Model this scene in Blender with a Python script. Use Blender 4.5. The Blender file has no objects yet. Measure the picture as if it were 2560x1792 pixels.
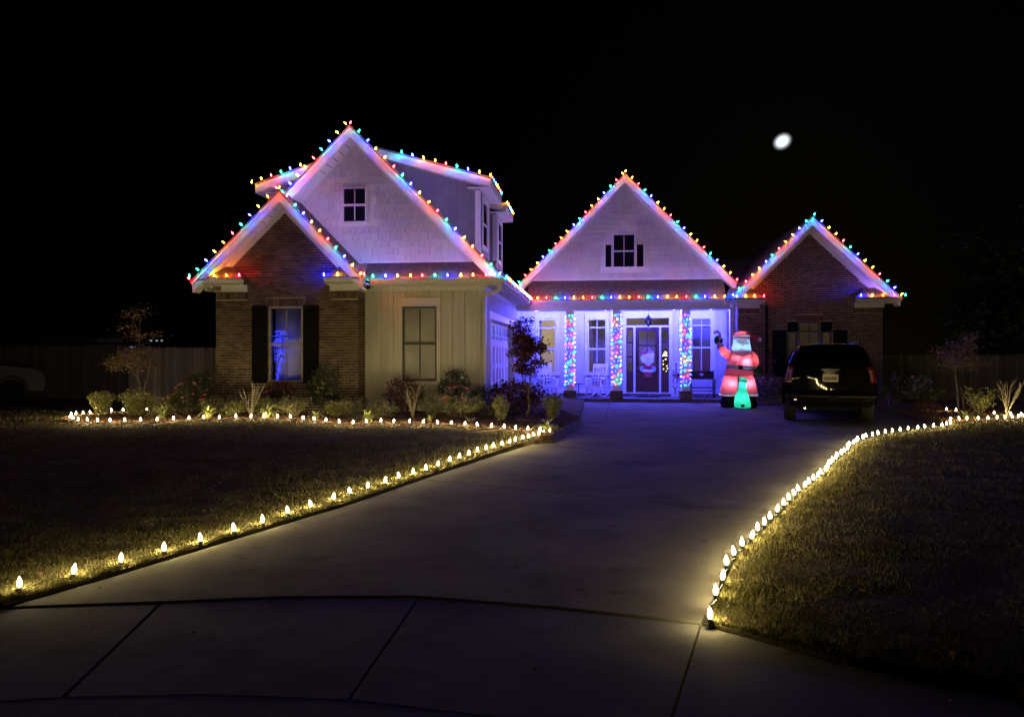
import bpy, bmesh, math, random
import numpy as np
from mathutils import Vector, Matrix, Euler
R = math.radians
random.seed(11); rng = np.random.default_rng(7)
scene = bpy.context.scene
COL = scene.collection

# ------------------------------------------------------------------ camera, night sky, moonlight, exposure
cam_d = bpy.data.cameras.new('camera'); cam = bpy.data.objects.new('camera', cam_d); COL.objects.link(cam)
cam_d.sensor_width = 36.0; cam_d.lens = 26.02; cam_d.clip_start = 0.05; cam_d.clip_end = 3000
cam.location = (0, 0, 1.6)
cam.rotation_euler = (R(90 - 0.25), 0, math.atan(210 / 1850))
scene.camera = cam

MOON_AZ = math.atan2(97.5, 400.0); MOON_EL = math.atan2(111.3, 411.7)
world = bpy.data.worlds.new('World'); scene.world = world; world.use_nodes = True
wn = world.node_tree.nodes; wl = world.node_tree.links
sky = wn.new('ShaderNodeTexSky'); sky.sky_type = 'NISHITA'; sky.sun_disc = False
sky.sun_elevation = MOON_EL; sky.sun_rotation = MOON_AZ
bg = wn.get('Background') or wn.new('ShaderNodeBackground'); bg.inputs['Strength'].default_value = 0.00004
wl.new(sky.outputs[0], bg.inputs['Color'])
sun_d = bpy.data.lights.new('moonlight', 'SUN'); sun_d.energy = 0.012; sun_d.angle = R(0.5); sun_d.color = (1, .97, .9)
sun = bpy.data.objects.new('moonlight', sun_d); COL.objects.link(sun)
sun.rotation_euler = Vector((-math.sin(MOON_AZ) * math.cos(MOON_EL), -math.cos(MOON_AZ) * math.cos(MOON_EL), -math.sin(MOON_EL))).to_track_quat('-Z', 'Y').to_euler()
vs = scene.view_settings; scene.display_settings.display_device = 'sRGB'
vs.view_transform = 'Standard'; vs.look = 'None'; vs.exposure = 0.0; vs.gamma = 1.0; vs.use_curve_mapping = False
cy = scene.cycles
cy.use_denoising = True; cy.use_adaptive_sampling = False
try: cy.denoiser = 'OPENIMAGEDENOISE'
except Exception: pass
cy.use_light_tree = True; cy.max_bounces = 6; cy.diffuse_bounces = 3; cy.glossy_bounces = 3; cy.transparent_max_bounces = 16
cy.sample_clamp_indirect = 4.0; cy.caustics_reflective = False; cy.caustics_refractive = False

PORCH_W = 430.0        # blue porch can lamps (W each)
WHITE_L = 530.0       # radiance of the warm white lawn bulbs
COLOR_L = 1300.0       # radiance of the coloured roof bulbs
MINI_L = 20.0         # radiance of the mini lights on the posts

# ------------------------------------------------------------------ helpers
class MB:
    def __init__(s): s.v = []; s.f = []
    def add(s, vs_, fs_):
        n = len(s.v); s.v.extend([tuple(p) for p in vs_]); s.f.extend([tuple(i + n for i in f) for f in fs_]); return s
    def box(s, x0, x1, y0, y1, z0, z1):
        return s.add([(x0,y0,z0),(x1,y0,z0),(x1,y1,z0),(x0,y1,z0),(x0,y0,z1),(x1,y0,z1),(x1,y1,z1),(x0,y1,z1)],
                     [(0,3,2,1),(4,5,6,7),(0,1,5,4),(1,2,6,5),(2,3,7,6),(3,0,4,7)])
    def boxm(s, M, hx, hy, hz):
        c = [(-1,-1,-1),(1,-1,-1),(1,1,-1),(-1,1,-1),(-1,-1,1),(1,-1,1),(1,1,1),(-1,1,1)]
        return s.add([M @ Vector((a*hx, b*hy, d*hz)) for a, b, d in c], [(0,3,2,1),(4,5,6,7),(0,1,5,4),(1,2,6,5),(2,3,7,6),(3,0,4,7)])
    def xz(s, pts, y0, y1):                      # polygon in the XZ plane extruded along Y
        n = len(pts); a = sum(pts[i][0]*pts[(i+1)%n][1] - pts[(i+1)%n][0]*pts[i][1] for i in range(n))
        if a < 0: pts = pts[::-1]
        v = [(x, y0, z) for x, z in pts] + [(x, y1, z) for x, z in pts]
        return s.add(v, [tuple(range(n)), tuple(range(2*n-1, n-1, -1))] + [(i, i+n, (i+1)%n+n, (i+1)%n) for i in range(n)])
    def yz(s, pts, x0, x1):
        n = len(pts); a = sum(pts[i][0]*pts[(i+1)%n][1] - pts[(i+1)%n][0]*pts[i][1] for i in range(n))
        if a < 0: pts = pts[::-1]
        v = [(x0, y, z) for y, z in pts] + [(x1, y, z) for y, z in pts]
        return s.add(v, [tuple(range(n-1, -1, -1)), tuple(range(n, 2*n))] + [((i+1)%n, (i+1)%n+n, i+n, i) for i in range(n)])
    def xy(s, pts, z0, z1):
        n = len(pts); a = sum(pts[i][0]*pts[(i+1)%n][1] - pts[(i+1)%n][0]*pts[i][1] for i in range(n))
        if a < 0: pts = pts[::-1]
        v = [(x, y, z0) for x, y in pts] + [(x, y, z1) for x, y in pts]
        return s.add(v, [tuple(range(n-1, -1, -1)), tuple(range(n, 2*n))] + [(i, (i+1)%n, (i+1)%n+n, i+n) for i in range(n)])
    def quad(s, a, b, c, d): return s.add([a, b, c, d], [(0,1,2,3)])
    def slab(s, a, b, c, d, t):                  # quad thickened downward by t
        v = [Vector(p) for p in (a, b, c, d)]; dn = Vector((0, 0, -t)); w = v + [p + dn for p in v]
        return s.add(w, [(0,1,2,3),(7,6,5,4),(0,4,5,1),(1,5,6,2),(2,6,7,3),(3,7,4,0)])
    def tube(s, pts, rad, n=6, cap=True):
        pts = [Vector(p) for p in pts]; m = len(pts)
        rads = rad if isinstance(rad, (list, tuple)) else [rad]*m
        base = len(s.v); up = None
        for i, p in enumerate(pts):
            d = (pts[min(i+1, m-1)] - pts[max(i-1, 0)]); d = d.normalized() if d.length > 1e-9 else Vector((0,0,1))
            if up is None: up = Vector((1,0,0)) if abs(d.x) < .8 else Vector((0,1,0))
            a = d.cross(up); a = a.normalized() if a.length > 1e-6 else d.orthogonal().normalized()
            b = d.cross(a).normalized(); up = a.cross(d).normalized()
            for k in range(n):
                t = 2*math.pi*k/n; s.v.append(tuple(p + (a*math.cos(t) + b*math.sin(t))*rads[i]))
        for i in range(m-1):
            for k in range(n):
                s.f.append((base+i*n+k, base+i*n+(k+1)%n, base+(i+1)*n+(k+1)%n, base+(i+1)*n+k))
        if cap:
            s.f.append(tuple(base+k for k in range(n-1, -1, -1))); s.f.append(tuple(base+(m-1)*n+k for k in range(n)))
        return s
    def lathe(s, prof, n=10, M=None):            # prof: (r, z)
        M = M or Matrix.Identity(4); base = len(s.v); rows = []
        for r, z in prof:
            if r < 1e-6: rows.append([len(s.v)]); s.v.append(tuple(M @ Vector((0,0,z))))
            else:
                rows.append(list(range(len(s.v), len(s.v)+n)))
                for k in range(n): t = 2*math.pi*k/n; s.v.append(tuple(M @ Vector((r*math.cos(t), r*math.sin(t), z))))
        for a, b in zip(rows, rows[1:]):
            for k in range(n):
                k2 = (k+1) % n
                if len(a) == 1 and len(b) > 1: s.f.append((a[0], b[k2], b[k])[::-1])
                elif len(b) == 1 and len(a) > 1: s.f.append((a[k], a[k2], b[0]))
                elif len(a) > 1: s.f.append((a[k], a[k2], b[k2], b[k]))
        return s
    def ell(s, c, r, n=12, m=8, M=None):
        T = Matrix.Translation(Vector(c)) @ (M or Matrix.Identity(4)) @ Matrix.Diagonal((r[0], r[1], r[2], 1))
        return s.lathe([(math.sin(math.pi*i/m) if 0 < i < m else 0, -math.cos(math.pi*i/m)) for i in range(m+1)], n, T)

def mesh_of(name, mb, mat=None, smooth=None):
    me = bpy.data.meshes.new(name); me.from_pydata(mb.v, [], mb.f); me.update()
    if mat: me.materials.append(mat)
    if smooth is not None:
        me.polygons.foreach_set('use_smooth', [True]*len(me.polygons))
        if smooth < 180: me.set_sharp_from_angle(angle=R(smooth))
    return me
def np_mesh(name, V, F, mat):
    me = bpy.data.meshes.new(name); V = np.asarray(V, np.float32); F = np.asarray(F, np.int32); k = F.shape[1]
    me.vertices.add(len(V)); me.vertices.foreach_set('co', V.ravel())
    me.loops.add(F.size); me.loops.foreach_set('vertex_index', F.ravel())
    me.polygons.add(len(F)); me.polygons.foreach_set('loop_start', np.arange(0, F.size, k, dtype=np.int32))
    me.update(calc_edges=True); me.materials.append(mat); return me
def link(name, me, parent=None, loc=None, rot=None, scl=None):
    o = bpy.data.objects.new(name, me); COL.objects.link(o)
    if parent: o.parent = parent
    if loc is not None: o.location = loc
    if rot is not None: o.rotation_euler = rot
    if scl is not None: o.scale = scl
    return o
def obj(name, mb, mat, parent=None, smooth=None, **k): return link(name, mesh_of(name, mb, mat, smooth), parent, **k)
def tag(o, label=None, cat=None, group=None, kind=None):
    if label: o['label'] = label
    if cat: o['category'] = cat
    if group: o['group'] = group
    if kind: o['kind'] = kind
    return o
def thing(name, label, cat, loc=(0,0,0), rz=0, group=None):
    o = link(name, None, None, loc, (0,0,rz)); return tag(o, label, cat, group)
def dup(root, loc, rz, label, group=None):
    r = root.copy(); COL.objects.link(r); r.location = loc; r.rotation_euler = (0,0,rz); r['label'] = label
    if group: r['group'] = group
    for ch in list(root.children):
        c = ch.copy(); COL.objects.link(c); c.parent = r
        for g_ in list(ch.children):
            d = g_.copy(); COL.objects.link(d); d.parent = c
    return r

# ------------------------------------------------------------------ materials
def mat(name, col, rough=.6, metal=0, var=.12, nscale=8, bump=0, bscale=60, rnd=0, spec=.4, coat=0, stretch=(1,1,1), col2=None, stain=0):
    m = bpy.data.materials.new(name); m.use_nodes = True; nt = m.node_tree; N = nt.nodes; L = nt.links
    b = N['Principled BSDF']; b.inputs['Roughness'].default_value = rough; b.inputs['Metallic'].default_value = metal
    b.inputs['Specular IOR Level'].default_value = spec; b.inputs['Coat Weight'].default_value = coat
    tc = N.new('ShaderNodeTexCoord'); mp = N.new('ShaderNodeMapping'); mp.inputs['Scale'].default_value = stretch
    L.new(tc.outputs['Object'], mp.inputs['Vector'])
    nz = N.new('ShaderNodeTexNoise'); nz.inputs['Scale'].default_value = nscale; nz.inputs['Detail'].default_value = 6
    L.new(mp.outputs[0], nz.inputs['Vector'])
    mx = N.new('ShaderNodeMix'); mx.data_type = 'RGBA'
    c2 = col2 or tuple(c*(1-2*var) for c in col); c1 = col if col2 else tuple(min(1, c*(1+var)) for c in col)
    mx.inputs['A'].default_value = (*c2, 1); mx.inputs['B'].default_value = (*c1, 1)
    rp = N.new('ShaderNodeMapRange'); rp.inputs['From Min'].default_value = .3; rp.inputs['From Max'].default_value = .7
    L.new(nz.outputs['Fac'], rp.inputs['Value']); L.new(rp.outputs[0], mx.inputs['Factor'])
    last = mx.outputs['Result']
    if rnd:
        gi = N.new('ShaderNodeNewGeometry'); oi = N.new('ShaderNodeObjectInfo'); ad = N.new('ShaderNodeMath'); ad.operation = 'ADD'
        fr = N.new('ShaderNodeMath'); fr.operation = 'FRACT'
        L.new(gi.outputs['Random Per Island'], ad.inputs[0]); L.new(oi.outputs['Random'], ad.inputs[1]); L.new(ad.outputs[0], fr.inputs[0])
        mr = N.new('ShaderNodeMapRange'); mr.inputs['To Min'].default_value = 1-rnd; mr.inputs['To Max'].default_value = 1+rnd*.6
        L.new(fr.outputs[0], mr.inputs['Value'])
        hs = N.new('ShaderNodeHueSaturation'); L.new(last, hs.inputs['Color']); L.new(mr.outputs[0], hs.inputs['Value']); last = hs.outputs[0]
    if stain:                                                        # worn blotches and fine grit
        last0 = last
        for sc_, lo, hi, amt in ((.7,.52,.66,stain), (3.1,.60,.66,stain*.8), (130,.62,.70,stain*.9)):
            n3 = N.new('ShaderNodeTexNoise'); n3.inputs['Scale'].default_value = sc_; n3.inputs['Detail'].default_value = 8; n3.inputs['Roughness'].default_value = .65; L.new(tc.outputs['Object'], n3.inputs['Vector'])
            r3 = N.new('ShaderNodeMapRange'); r3.inputs['From Min'].default_value = lo; r3.inputs['From Max'].default_value = hi; r3.inputs['To Min'].default_value = 1; r3.inputs['To Max'].default_value = 1-amt; L.new(n3.outputs['Fac'], r3.inputs['Value'])
            h3 = N.new('ShaderNodeHueSaturation'); L.new(last, h3.inputs['Color']); L.new(r3.outputs[0], h3.inputs['Value']); last = h3.outputs[0]
    L.new(last, b.inputs['Base Color'])
    if bump:
        n2 = N.new('ShaderNodeTexNoise'); n2.inputs['Scale'].default_value = bscale; n2.inputs['Detail'].default_value = 5
        L.new(mp.outputs[0], n2.inputs['Vector'])
        bp = N.new('ShaderNodeBump'); bp.inputs['Strength'].default_value = bump; bp.inputs['Distance'].default_value = .01
        L.new(n2.outputs['Fac'], bp.inputs['Height']); L.new(bp.outputs[0], b.inputs['Normal'])
    return m
def emis(name, core, strength, edge=None, estr=None):
    m = bpy.data.materials.new(name); m.use_nodes = True; nt = m.node_tree; N = nt.nodes; L = nt.links
    N.remove(N['Principled BSDF']); e = N.new('ShaderNodeEmission'); e.inputs['Color'].default_value = (*core, 1); e.inputs['Strength'].default_value = strength
    L.new(e.outputs[0], N['Material Output'].inputs['Surface']); return m
def glass(name, tint=(1,1,1), refl=.05, rough=0.0):
    m = bpy.data.materials.new(name); m.use_nodes = True; nt = m.node_tree; N = nt.nodes; L = nt.links
    N.remove(N['Principled BSDF']); t = N.new('ShaderNodeBsdfTransparent'); t.inputs['Color'].default_value = (*tint, 1)
    g = N.new('ShaderNodeBsdfGlossy'); g.inputs['Roughness'].default_value = rough
    fr = N.new('ShaderNodeFresnel'); fr.inputs['IOR'].default_value = 1.5
    ad = N.new('ShaderNodeMath'); ad.operation = 'ADD'; ad.inputs[1].default_value = refl - .04; L.new(fr.outputs[0], ad.inputs[0])
    mx = N.new('ShaderNodeMixShader'); L.new(ad.outputs[0], mx.inputs[0]); L.new(t.outputs[0], mx.inputs[1]); L.new(g.outputs[0], mx.inputs[2])
    L.new(mx.outputs[0], N['Material Output'].inputs['Surface']); return m
def fabric_lit(name, col, trans=.6):
    m = bpy.data.materials.new(name); m.use_nodes = True; nt = m.node_tree; N = nt.nodes; L = nt.links
    N.remove(N['Principled BSDF']); d = N.new('ShaderNodeBsdfDiffuse'); t = N.new('ShaderNodeBsdfTranslucent')
    nz = N.new('ShaderNodeTexNoise'); nz.inputs['Scale'].default_value = 14; bp = N.new('ShaderNodeBump'); bp.inputs['Strength'].default_value = .25; bp.inputs['Distance'].default_value = .03
    L.new(nz.outputs['Fac'], bp.inputs['Height'])
    for s_ in (d, t): s_.inputs['Color'].default_value = (*col, 1); L.new(bp.outputs[0], s_.inputs['Normal'])
    mx = N.new('ShaderNodeMixShader'); mx.inputs[0].default_value = trans; L.new(d.outputs[0], mx.inputs[1]); L.new(t.outputs[0], mx.inputs[2])
    L.new(mx.outputs[0], N['Material Output'].inputs['Surface']); return m
def leafmat(name, col, rnd=.5, rough=.45, trans=.25):
    m = mat(name, col, rough, var=.2, nscale=3, rnd=rnd, spec=.5); return m

M = dict(
    concrete=mat('concrete', (.205,.196,.165), .9, spec=.04, nscale=1.1, bump=.5, bscale=110, col2=(.115,.11,.093), stain=.45),
    walk=mat('sidewalk_concrete', (.17,.17,.155), .9, spec=.04, stain=.4, col2=(.10,.10,.092), nscale=1.5, bump=.4, bscale=80),
    soil=mat('soil', (.05,.038,.025), .95, var=.3, nscale=5, bump=.6, bscale=25),
    trim=mat('tan_trim', (.42,.39,.33), .6),
    turf=mat('turf', (.13,.10,.05), .95, spec=.05, nscale=2.2, bump=1, bscale=55, col2=(.05,.045,.022)),
    blade=mat('grass_blade', (.33,.30,.15), .8, spec=.08, var=.25, nscale=2.6, rnd=.55, col2=(.15,.145,.045)),
    mulch=mat('mulch', (.075,.045,.026), .95, var=.35, nscale=9, bump=1, bscale=40),
    straw=mat('pine_straw', (.16,.09,.045), .85, rnd=.5),
    mortar=mat('mortar', (.62,.55,.45), .95, var=.12, bump=.3),
    brick=mat('brick', (.185,.122,.088), .9, var=.25, nscale=30, rnd=.55, bump=.4, bscale=70),
    white=mat('white_paint', (.78,.77,.75), .55, var=.03, bump=.05),
    shake=mat('shake_paint', (.72,.71,.70), .65, var=.08, nscale=20, rnd=.08, bump=.5, bscale=110, stretch=(1,1,.08)),
    siding=mat('siding_paint', (.68,.665,.63), .6, var=.08, nscale=4, bump=.08, stretch=(1,1,.2)),
    roof=mat('roof_shingle', (.17,.12,.105), .92, var=.18, nscale=9, bump=.3, bscale=40),
    shutter=mat('shutter_paint', (.010,.0095,.012), .8, var=.2, spec=.08),
    darkframe=mat('window_sash', (.13,.13,.14), .5),
    slot=mat('vent_slot', (.02,.02,.02), .9),
    shade=mat('window_shade', (.88,.87,.86), .9, var=.08, nscale=2),
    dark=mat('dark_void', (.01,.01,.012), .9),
    mahog=mat('mahogany', (.075,.022,.016), .4, var=.35, nscale=6, stretch=(6,1,.5)),
    black=mat('black_metal', (.012,.012,.013), .4, metal=.3),
    cream=mat('interior_paint', (.80,.74,.60), .8, var=.03),
    greige=mat('interior_grey', (.42,.38,.33), .8, var=.03),
    bark=mat('bark', (.19,.15,.105), .9, var=.3, nscale=20, bump=.5),
    twig=mat('bare_twig', (.40,.35,.25), .8, var=.2, nscale=20),
    shadedfence=mat('shaded_cedar', (.14,.12,.10), .9, var=.3, nscale=7, rnd=.3, stretch=(3,3,.25)),  # fence cedar darkened in colour for the stretch the lights don't reach
    dormer=mat('dormer_grey', (.24,.25,.28), .7, var=.08, nscale=3),  # even grey, darker than the other siding
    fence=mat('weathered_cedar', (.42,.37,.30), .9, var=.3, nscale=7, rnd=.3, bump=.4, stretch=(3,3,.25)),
    box=leafmat('boxwood_leaf', (.30,.31,.09)),
    dkleaf=leafmat('dark_green_leaf', (.06,.08,.03)),
    olive=leafmat('olive_leaf', (.27,.27,.11)),
    strap=mat('strap_leaf', (.42,.46,.16), .5, var=.2, nscale=5, rnd=.3),
    maroon=leafmat('maroon_leaf', (.085,.02,.017)),
    copper=leafmat('copper_leaf', (.22,.14,.08)),
    rose=mat('rose_petal', (.62,.16,.12), .6, var=.2),
    pink=mat('pink_petal', (.40,.10,.13), .6, var=.2),
    cord=mat('green_cord', (.008,.022,.012), .5),
    glass=glass('window_glass'), glassdark=glass('dark_window_glass', (.35,.36,.4), .06),
)
# ------------------------------------------------------------------ ground, driveway, pavement, beds
def sm(a, b, x): k = np.clip((x-a)/(b-a), 0, 1); return k*k*(3-2*k)
def zlawn_l(x, y): return .03 + .11*sm(8, 15.5, y)
def zlawn_r(x, y): return .03 + .07*sm(8, 18, y)
BEDZ = .17
LEFT_EDGE = [(-30,3.0),(-5.6,3.93),(-3.76,4.32),(-3.54,4.91),(-2.65,7.75),(-2.26,9.36),(-1.79,11.17),(-1.21,13.23),(-.63,15.5),(-.40,16.6),(-.40,18.4)]
RIGHT_EDGE = [(1.93,3.0),(2.0,3.80),(1.65,3.88),(1.3,4.01),(.9,4.31),(.66,4.47),(.70,4.62),(.90,5.3),(1.10,5.96),(1.42,6.7),(1.82,7.6),(2.12,8.3),(2.47,9.05),(2.82,9.8),(3.45,11.2),(3.98,12.3),(4.53,13.5),(5.04,14.3),(5.62,14.98),(6.33,15.66),(7.2,16.42),(7.70,17.0),(7.78,17.6),(7.78,19)]
def edge_at(E, y):
    ys = np.array([p[1] for p in E]); xs = np.array([p[0] for p in E]); return np.interp(y, ys, xs)
le_x = lambda y: edge_at(LEFT_EDGE[1:], y)
re_x = lambda y: np.interp(y, [3.0,3.80,3.88,4.01,4.31,4.47,4.62,5.3,5.96,6.7,7.6,8.3,9.05,9.8,11.2,12.3,13.5,14.3,14.98,15.66,16.42,17.0,17.6,19], [1.93,2.0,1.65,1.3,.9,.66,.70,.90,1.10,1.42,1.82,2.12,2.47,2.82,3.45,3.98,4.53,5.04,5.62,6.33,7.2,7.70,7.78,7.78])

g = MB(); g.quad((-700,-700,-.06),(700,-700,-.06),(700,900,-.06),(-700,900,-.06))
tag(obj('ground', g, M['turf']), kind='structure')
def lawn(name, edge, zf, far, ys):
    m = MB(); us = [0, .012, .03, .06, .1, .2, .35, .6, 1]
    for i, y in enumerate(ys):
        e = float(edge(y)); m.v.append((e, y, -.05))
        for u in us:
            x = e + (far-e)*u; lip = .6 if u == 0 else 1
            m.v.append((x, y, float(zf(x, y))*lip + (0 if u == 0 else random.uniform(-.008, .008))))
    n = len(us)+1
    for i in range(len(ys)-1):
        for j in range(n-1):
            q = (i*n+j, i*n+j+1, (i+1)*n+j+1, (i+1)*n+j); m.f.append(q if far > 0 else q[::-1])
    for s_, i in ((1, 0),):
        for j in range(1, n-1):
            a, b = m.v[i*n+j], m.v[i*n+j+1]; m.quad((a[0],a[1],-.05),(b[0],b[1],-.05),b,a) if far > 0 else m.quad(a,b,(b[0],b[1],-.05),(a[0],a[1],-.05))
    return tag(obj(name, m, M['turf']), kind='structure')
lawn('lawn', le_x, zlawn_l, -60, [3.93]+[4.32+.25*i for i in range(90)])
lawn('lawn', re_x, zlawn_r, 60, [1.0,2.5,3.4,3.8,3.88,4.01,4.15,4.31,4.47]+[4.62+.25*i for i in range(90)])

def offset_poly(p, d):
    n = len(p); a = sum(p[i][0]*p[(i+1)%n][1]-p[(i+1)%n][0]*p[i][1] for i in range(n)); p = p if a > 0 else p[::-1]; o = []
    for i in range(n):
        q0, q1, q2 = Vector(p[i-1]), Vector(p[i]), Vector(p[(i+1)%n])
        e1 = (q1-q0).normalized(); e2 = (q2-q1).normalized(); n1 = Vector((-e1.y,e1.x)); n2 = Vector((-e2.y,e2.x))
        b = n1+n2; b = b/max(.35, (1+n1.dot(n2))); o.append(tuple(q1+b*d))
    return o
def slab_obj(name, poly, z0, z1, m_, parent, gap=.010, bev=.007):
    p0 = offset_poly(poly, gap); p1 = offset_poly(poly, gap+bev); n = len(p0); mb = MB()
    mb.v = [(x,y,z0) for x,y in p0]+[(x,y,z1-bev*.8) for x,y in p0]+[(x,y,z1) for x,y in p1]
    for i in range(n):
        j = (i+1)%n; mb.f += [(i,j,j+n,i+n),(i+n,j+n,j+2*n,i+2*n)]
    mb.f.append(tuple(range(2*n,3*n)))
    return obj(name, mb, m_, parent)
drive = tag(link('driveway', None, None, (0,10,0)), kind='structure')
OFF = (0,-10,0)
slabs = [
 [(-3.73,4.30),(-2.8,4.517),(-2.08,4.698),(-1.18,4.815),(-.23,4.70),(.63,4.525),(.88,5.3),(1.08,5.96),(1.40,6.7),(1.62,7.2),(1.80,7.68),(-.2,8.52),(-2.23,9.36),(-2.62,7.75),(-3.51,4.91)],
 [(-2.23,9.36),(-.2,8.52),(1.80,7.68),(2.10,8.3),(2.45,9.05),(2.8,9.8),(3.36,11.02),(1.9,11.72),(-1.18,13.23),(-1.76,11.17)],
 [(-1.18,13.23),(1.9,11.72),(3.36,11.02),(3.43,11.2),(3.96,12.3),(4.51,13.5),(4.98,14.29),(4.66,14.65),(1.59,15.86),(-.37,16.69),(-.60,15.5)],
 [(-.37,16.69),(1.59,15.86),(4.66,14.65),(5.23,15.87),(4.28,18.11),(1.89,18.83),(-.80,18.93),(-.58,17.98)],
 [(4.66,14.65),(4.98,14.29),(5.6,14.98),(6.31,15.68),(7.18,16.44),(7.68,17.02),(7.76,17.6),(7.7,24.3),(4.30,24.45),(4.28,18.11),(5.23,15.87)],
 [(-.80,18.93),(.24,18.9),(.45,25.40),(-2.70,25.40),(-2.70,22.8),(-2.43,22.4),(-1.66,20.69),(-.93,19.38)],
 [(.24,18.9),(1.89,18.83),(4.28,18.11),(4.30,25.40),(.45,25.40)],
]
for p in slabs: slab_obj('slab', p, -.06, 0, M['concrete'], drive).location = OFF
g = MB(); g.xy([(-2.75,18.4),(-2.75,25.4),(4.5,25.4),(4.5,24.4),(7.7,24.4),(7.7,17),(4.9,14.3),(.7,4.6),(-3.6,4.4),(-.4,16.6),(-.9,19.3)], -.07, -.032)
tag(obj('driveway_base', g, M['soil']), kind='structure')
pave = tag(link('pavement', None, None, (0,4,0)), kind='structure')
OFFP = (0,-4,0)
walks = [
 [(-6.6,3.70),(-3.75,4.29),(-2.81,4.505),(-2.50,3.21),(-4.0,2.80),(-6.9,2.2)],
 [(-2.80,4.51),(-2.08,4.69),(-1.17,4.805),(-1.15,3.34),(-1.86,3.31),(-2.49,3.21)],
 [(-1.17,4.805),(-.23,4.69),(.62,4.515),(.33,3.32),(-.44,3.25),(-1.15,3.34)],
 [(.62,4.515),(.86,4.34),(1.26,4.03),(1.61,3.90),(1.97,3.83),(1.88,3.10),(.29,3.10),(.33,3.32)],
]
for p in walks: slab_obj('slab', p, -.07, -.008, M['walk'], pave, .007, .004).location = OFFP
slab_obj('gutter_slab', [(-6.9,2.19),(-4.0,2.79),(-2.49,3.222),(-1.86,3.322),(-1.15,3.352),(-.44,3.262),(.30,3.112),(3.6,3.0),(3.6,-4),(-9,-4)], -.07, -.0095, M['walk'], pave, .0015, .002).location = OFFP

BED = [(-12.35,16.1),(-11.75,15.0),(-11.0,14.62),(-10.2,14.52),(-9.6,14.7),(-9.1,15.05),(-8.6,15.4),(-8.0,15.7),(-7.4,15.8),(-6.8,15.75),(-6.3,15.45),(-5.7,15.05),(-5.3,14.8),(-4.95,14.68),(-4.5,14.98),(-3.9,14.97),(-3.2,14.78),(-2.6,14.55),(-2.0,14.2),(-1.5,13.85),(-1.05,13.42),(-.85,13.55),(-.66,14.8),(-.48,15.9),(-.36,16.7),(-.57,17.9),(-.92,19.3),(-1.65,20.6),(-2.42,22.3),(-2.74,22.4),(-2.74,18.25),(-5.7,18.25),(-5.8,17.75),(-9.6,17.75),(-10.7,18.2),(-11.4,17.85),(-12.1,17.2)]
RBED = [(7.80,17.45),(8.3,17.62),(8.8,17.8),(9.35,18.08),(10.0,18.5),(11.5,19.6),(14.5,21.8),(14.5,24.4),(9.3,24.4),(9.3,24.8),(7.75,24.8),(7.75,20)]
RBED2 = [(4.42,24.46),(7.74,24.32),(7.74,24.86),(4.64,24.86)]
def bed(poly, z):
    m = MB(); a = offset_poly(poly, -.12); b = poly if sum(poly[i][0]*poly[(i+1)%len(poly)][1]-poly[(i+1)%len(poly)][0]*poly[i][1] for i in range(len(poly))) > 0 else poly[::-1]
    c = offset_poly(poly, .10); n = len(b)
    m.v = [(x,y,-.02) for x,y in a]+[(x,y,z*.75) for x,y in b]+[(x,y,z) for x,y in c]
    for i in range(n):
        j = (i+1)%n; m.f += [(i,j,j+n,i+n),(i+n,j+n,j+2*n,i+2*n)]
    m.f.append(tuple(range(2*n,3*n))); return tag(obj('mulch_bed', m, M['mulch']), kind='structure')
bed(BED, BEDZ); bed(RBED, .12); bed(RBED2, .1)

def inpoly(P, x, y):
    P = np.asarray(P); c = np.zeros(len(x), bool); n = len(P)
    for i in range(n):
        x0, y0 = P[i]; x1, y1 = P[(i+1)%n]
        if y0 == y1: continue
        hit = ((y0 > y) != (y1 > y)) & (x < (x1-x0)*(y-y0)/(y1-y0)+x0); c ^= hit
    return c
def straw(n, poly, z, lo=(-13,13.3), hi=(0,22)):
    x = rng.uniform(lo[0], hi[0], n); y = lo[1] + (hi[1]-lo[1])*rng.random(n)**2
    k = inpoly(poly, x, y); x, y = x[k], y[k]; n = len(x)
    th = rng.uniform(0, np.pi*2, n); l = rng.uniform(.02, .075, n); w = rng.uniform(.0015, .004, n); dz = rng.uniform(-.012, .03, n)
    c = np.stack([x, y, z + rng.uniform(0, .02, n)], 1); d = np.stack([np.cos(th)*l, np.sin(th)*l, dz], 1); s = np.stack([-np.sin(th)*w, np.cos(th)*w, w], 1)
    V = np.stack([c-d-s, c-d+s, c+d+s, c+d-s], 1).reshape(-1, 3); return V, np.arange(len(V)).reshape(-1, 4)
V, F = straw(60000, BED, BEDZ); tag(link('pine_straw', np_mesh('pine_straw', V, F, M['straw'])), kind='stuff')
V, F = straw(20000, RBED, .12, (7.5,17.4), (14.5,24.5)); tag(link('pine_straw', np_mesh('pine_straw', V, F, M['straw'])), kind='stuff')

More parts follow.
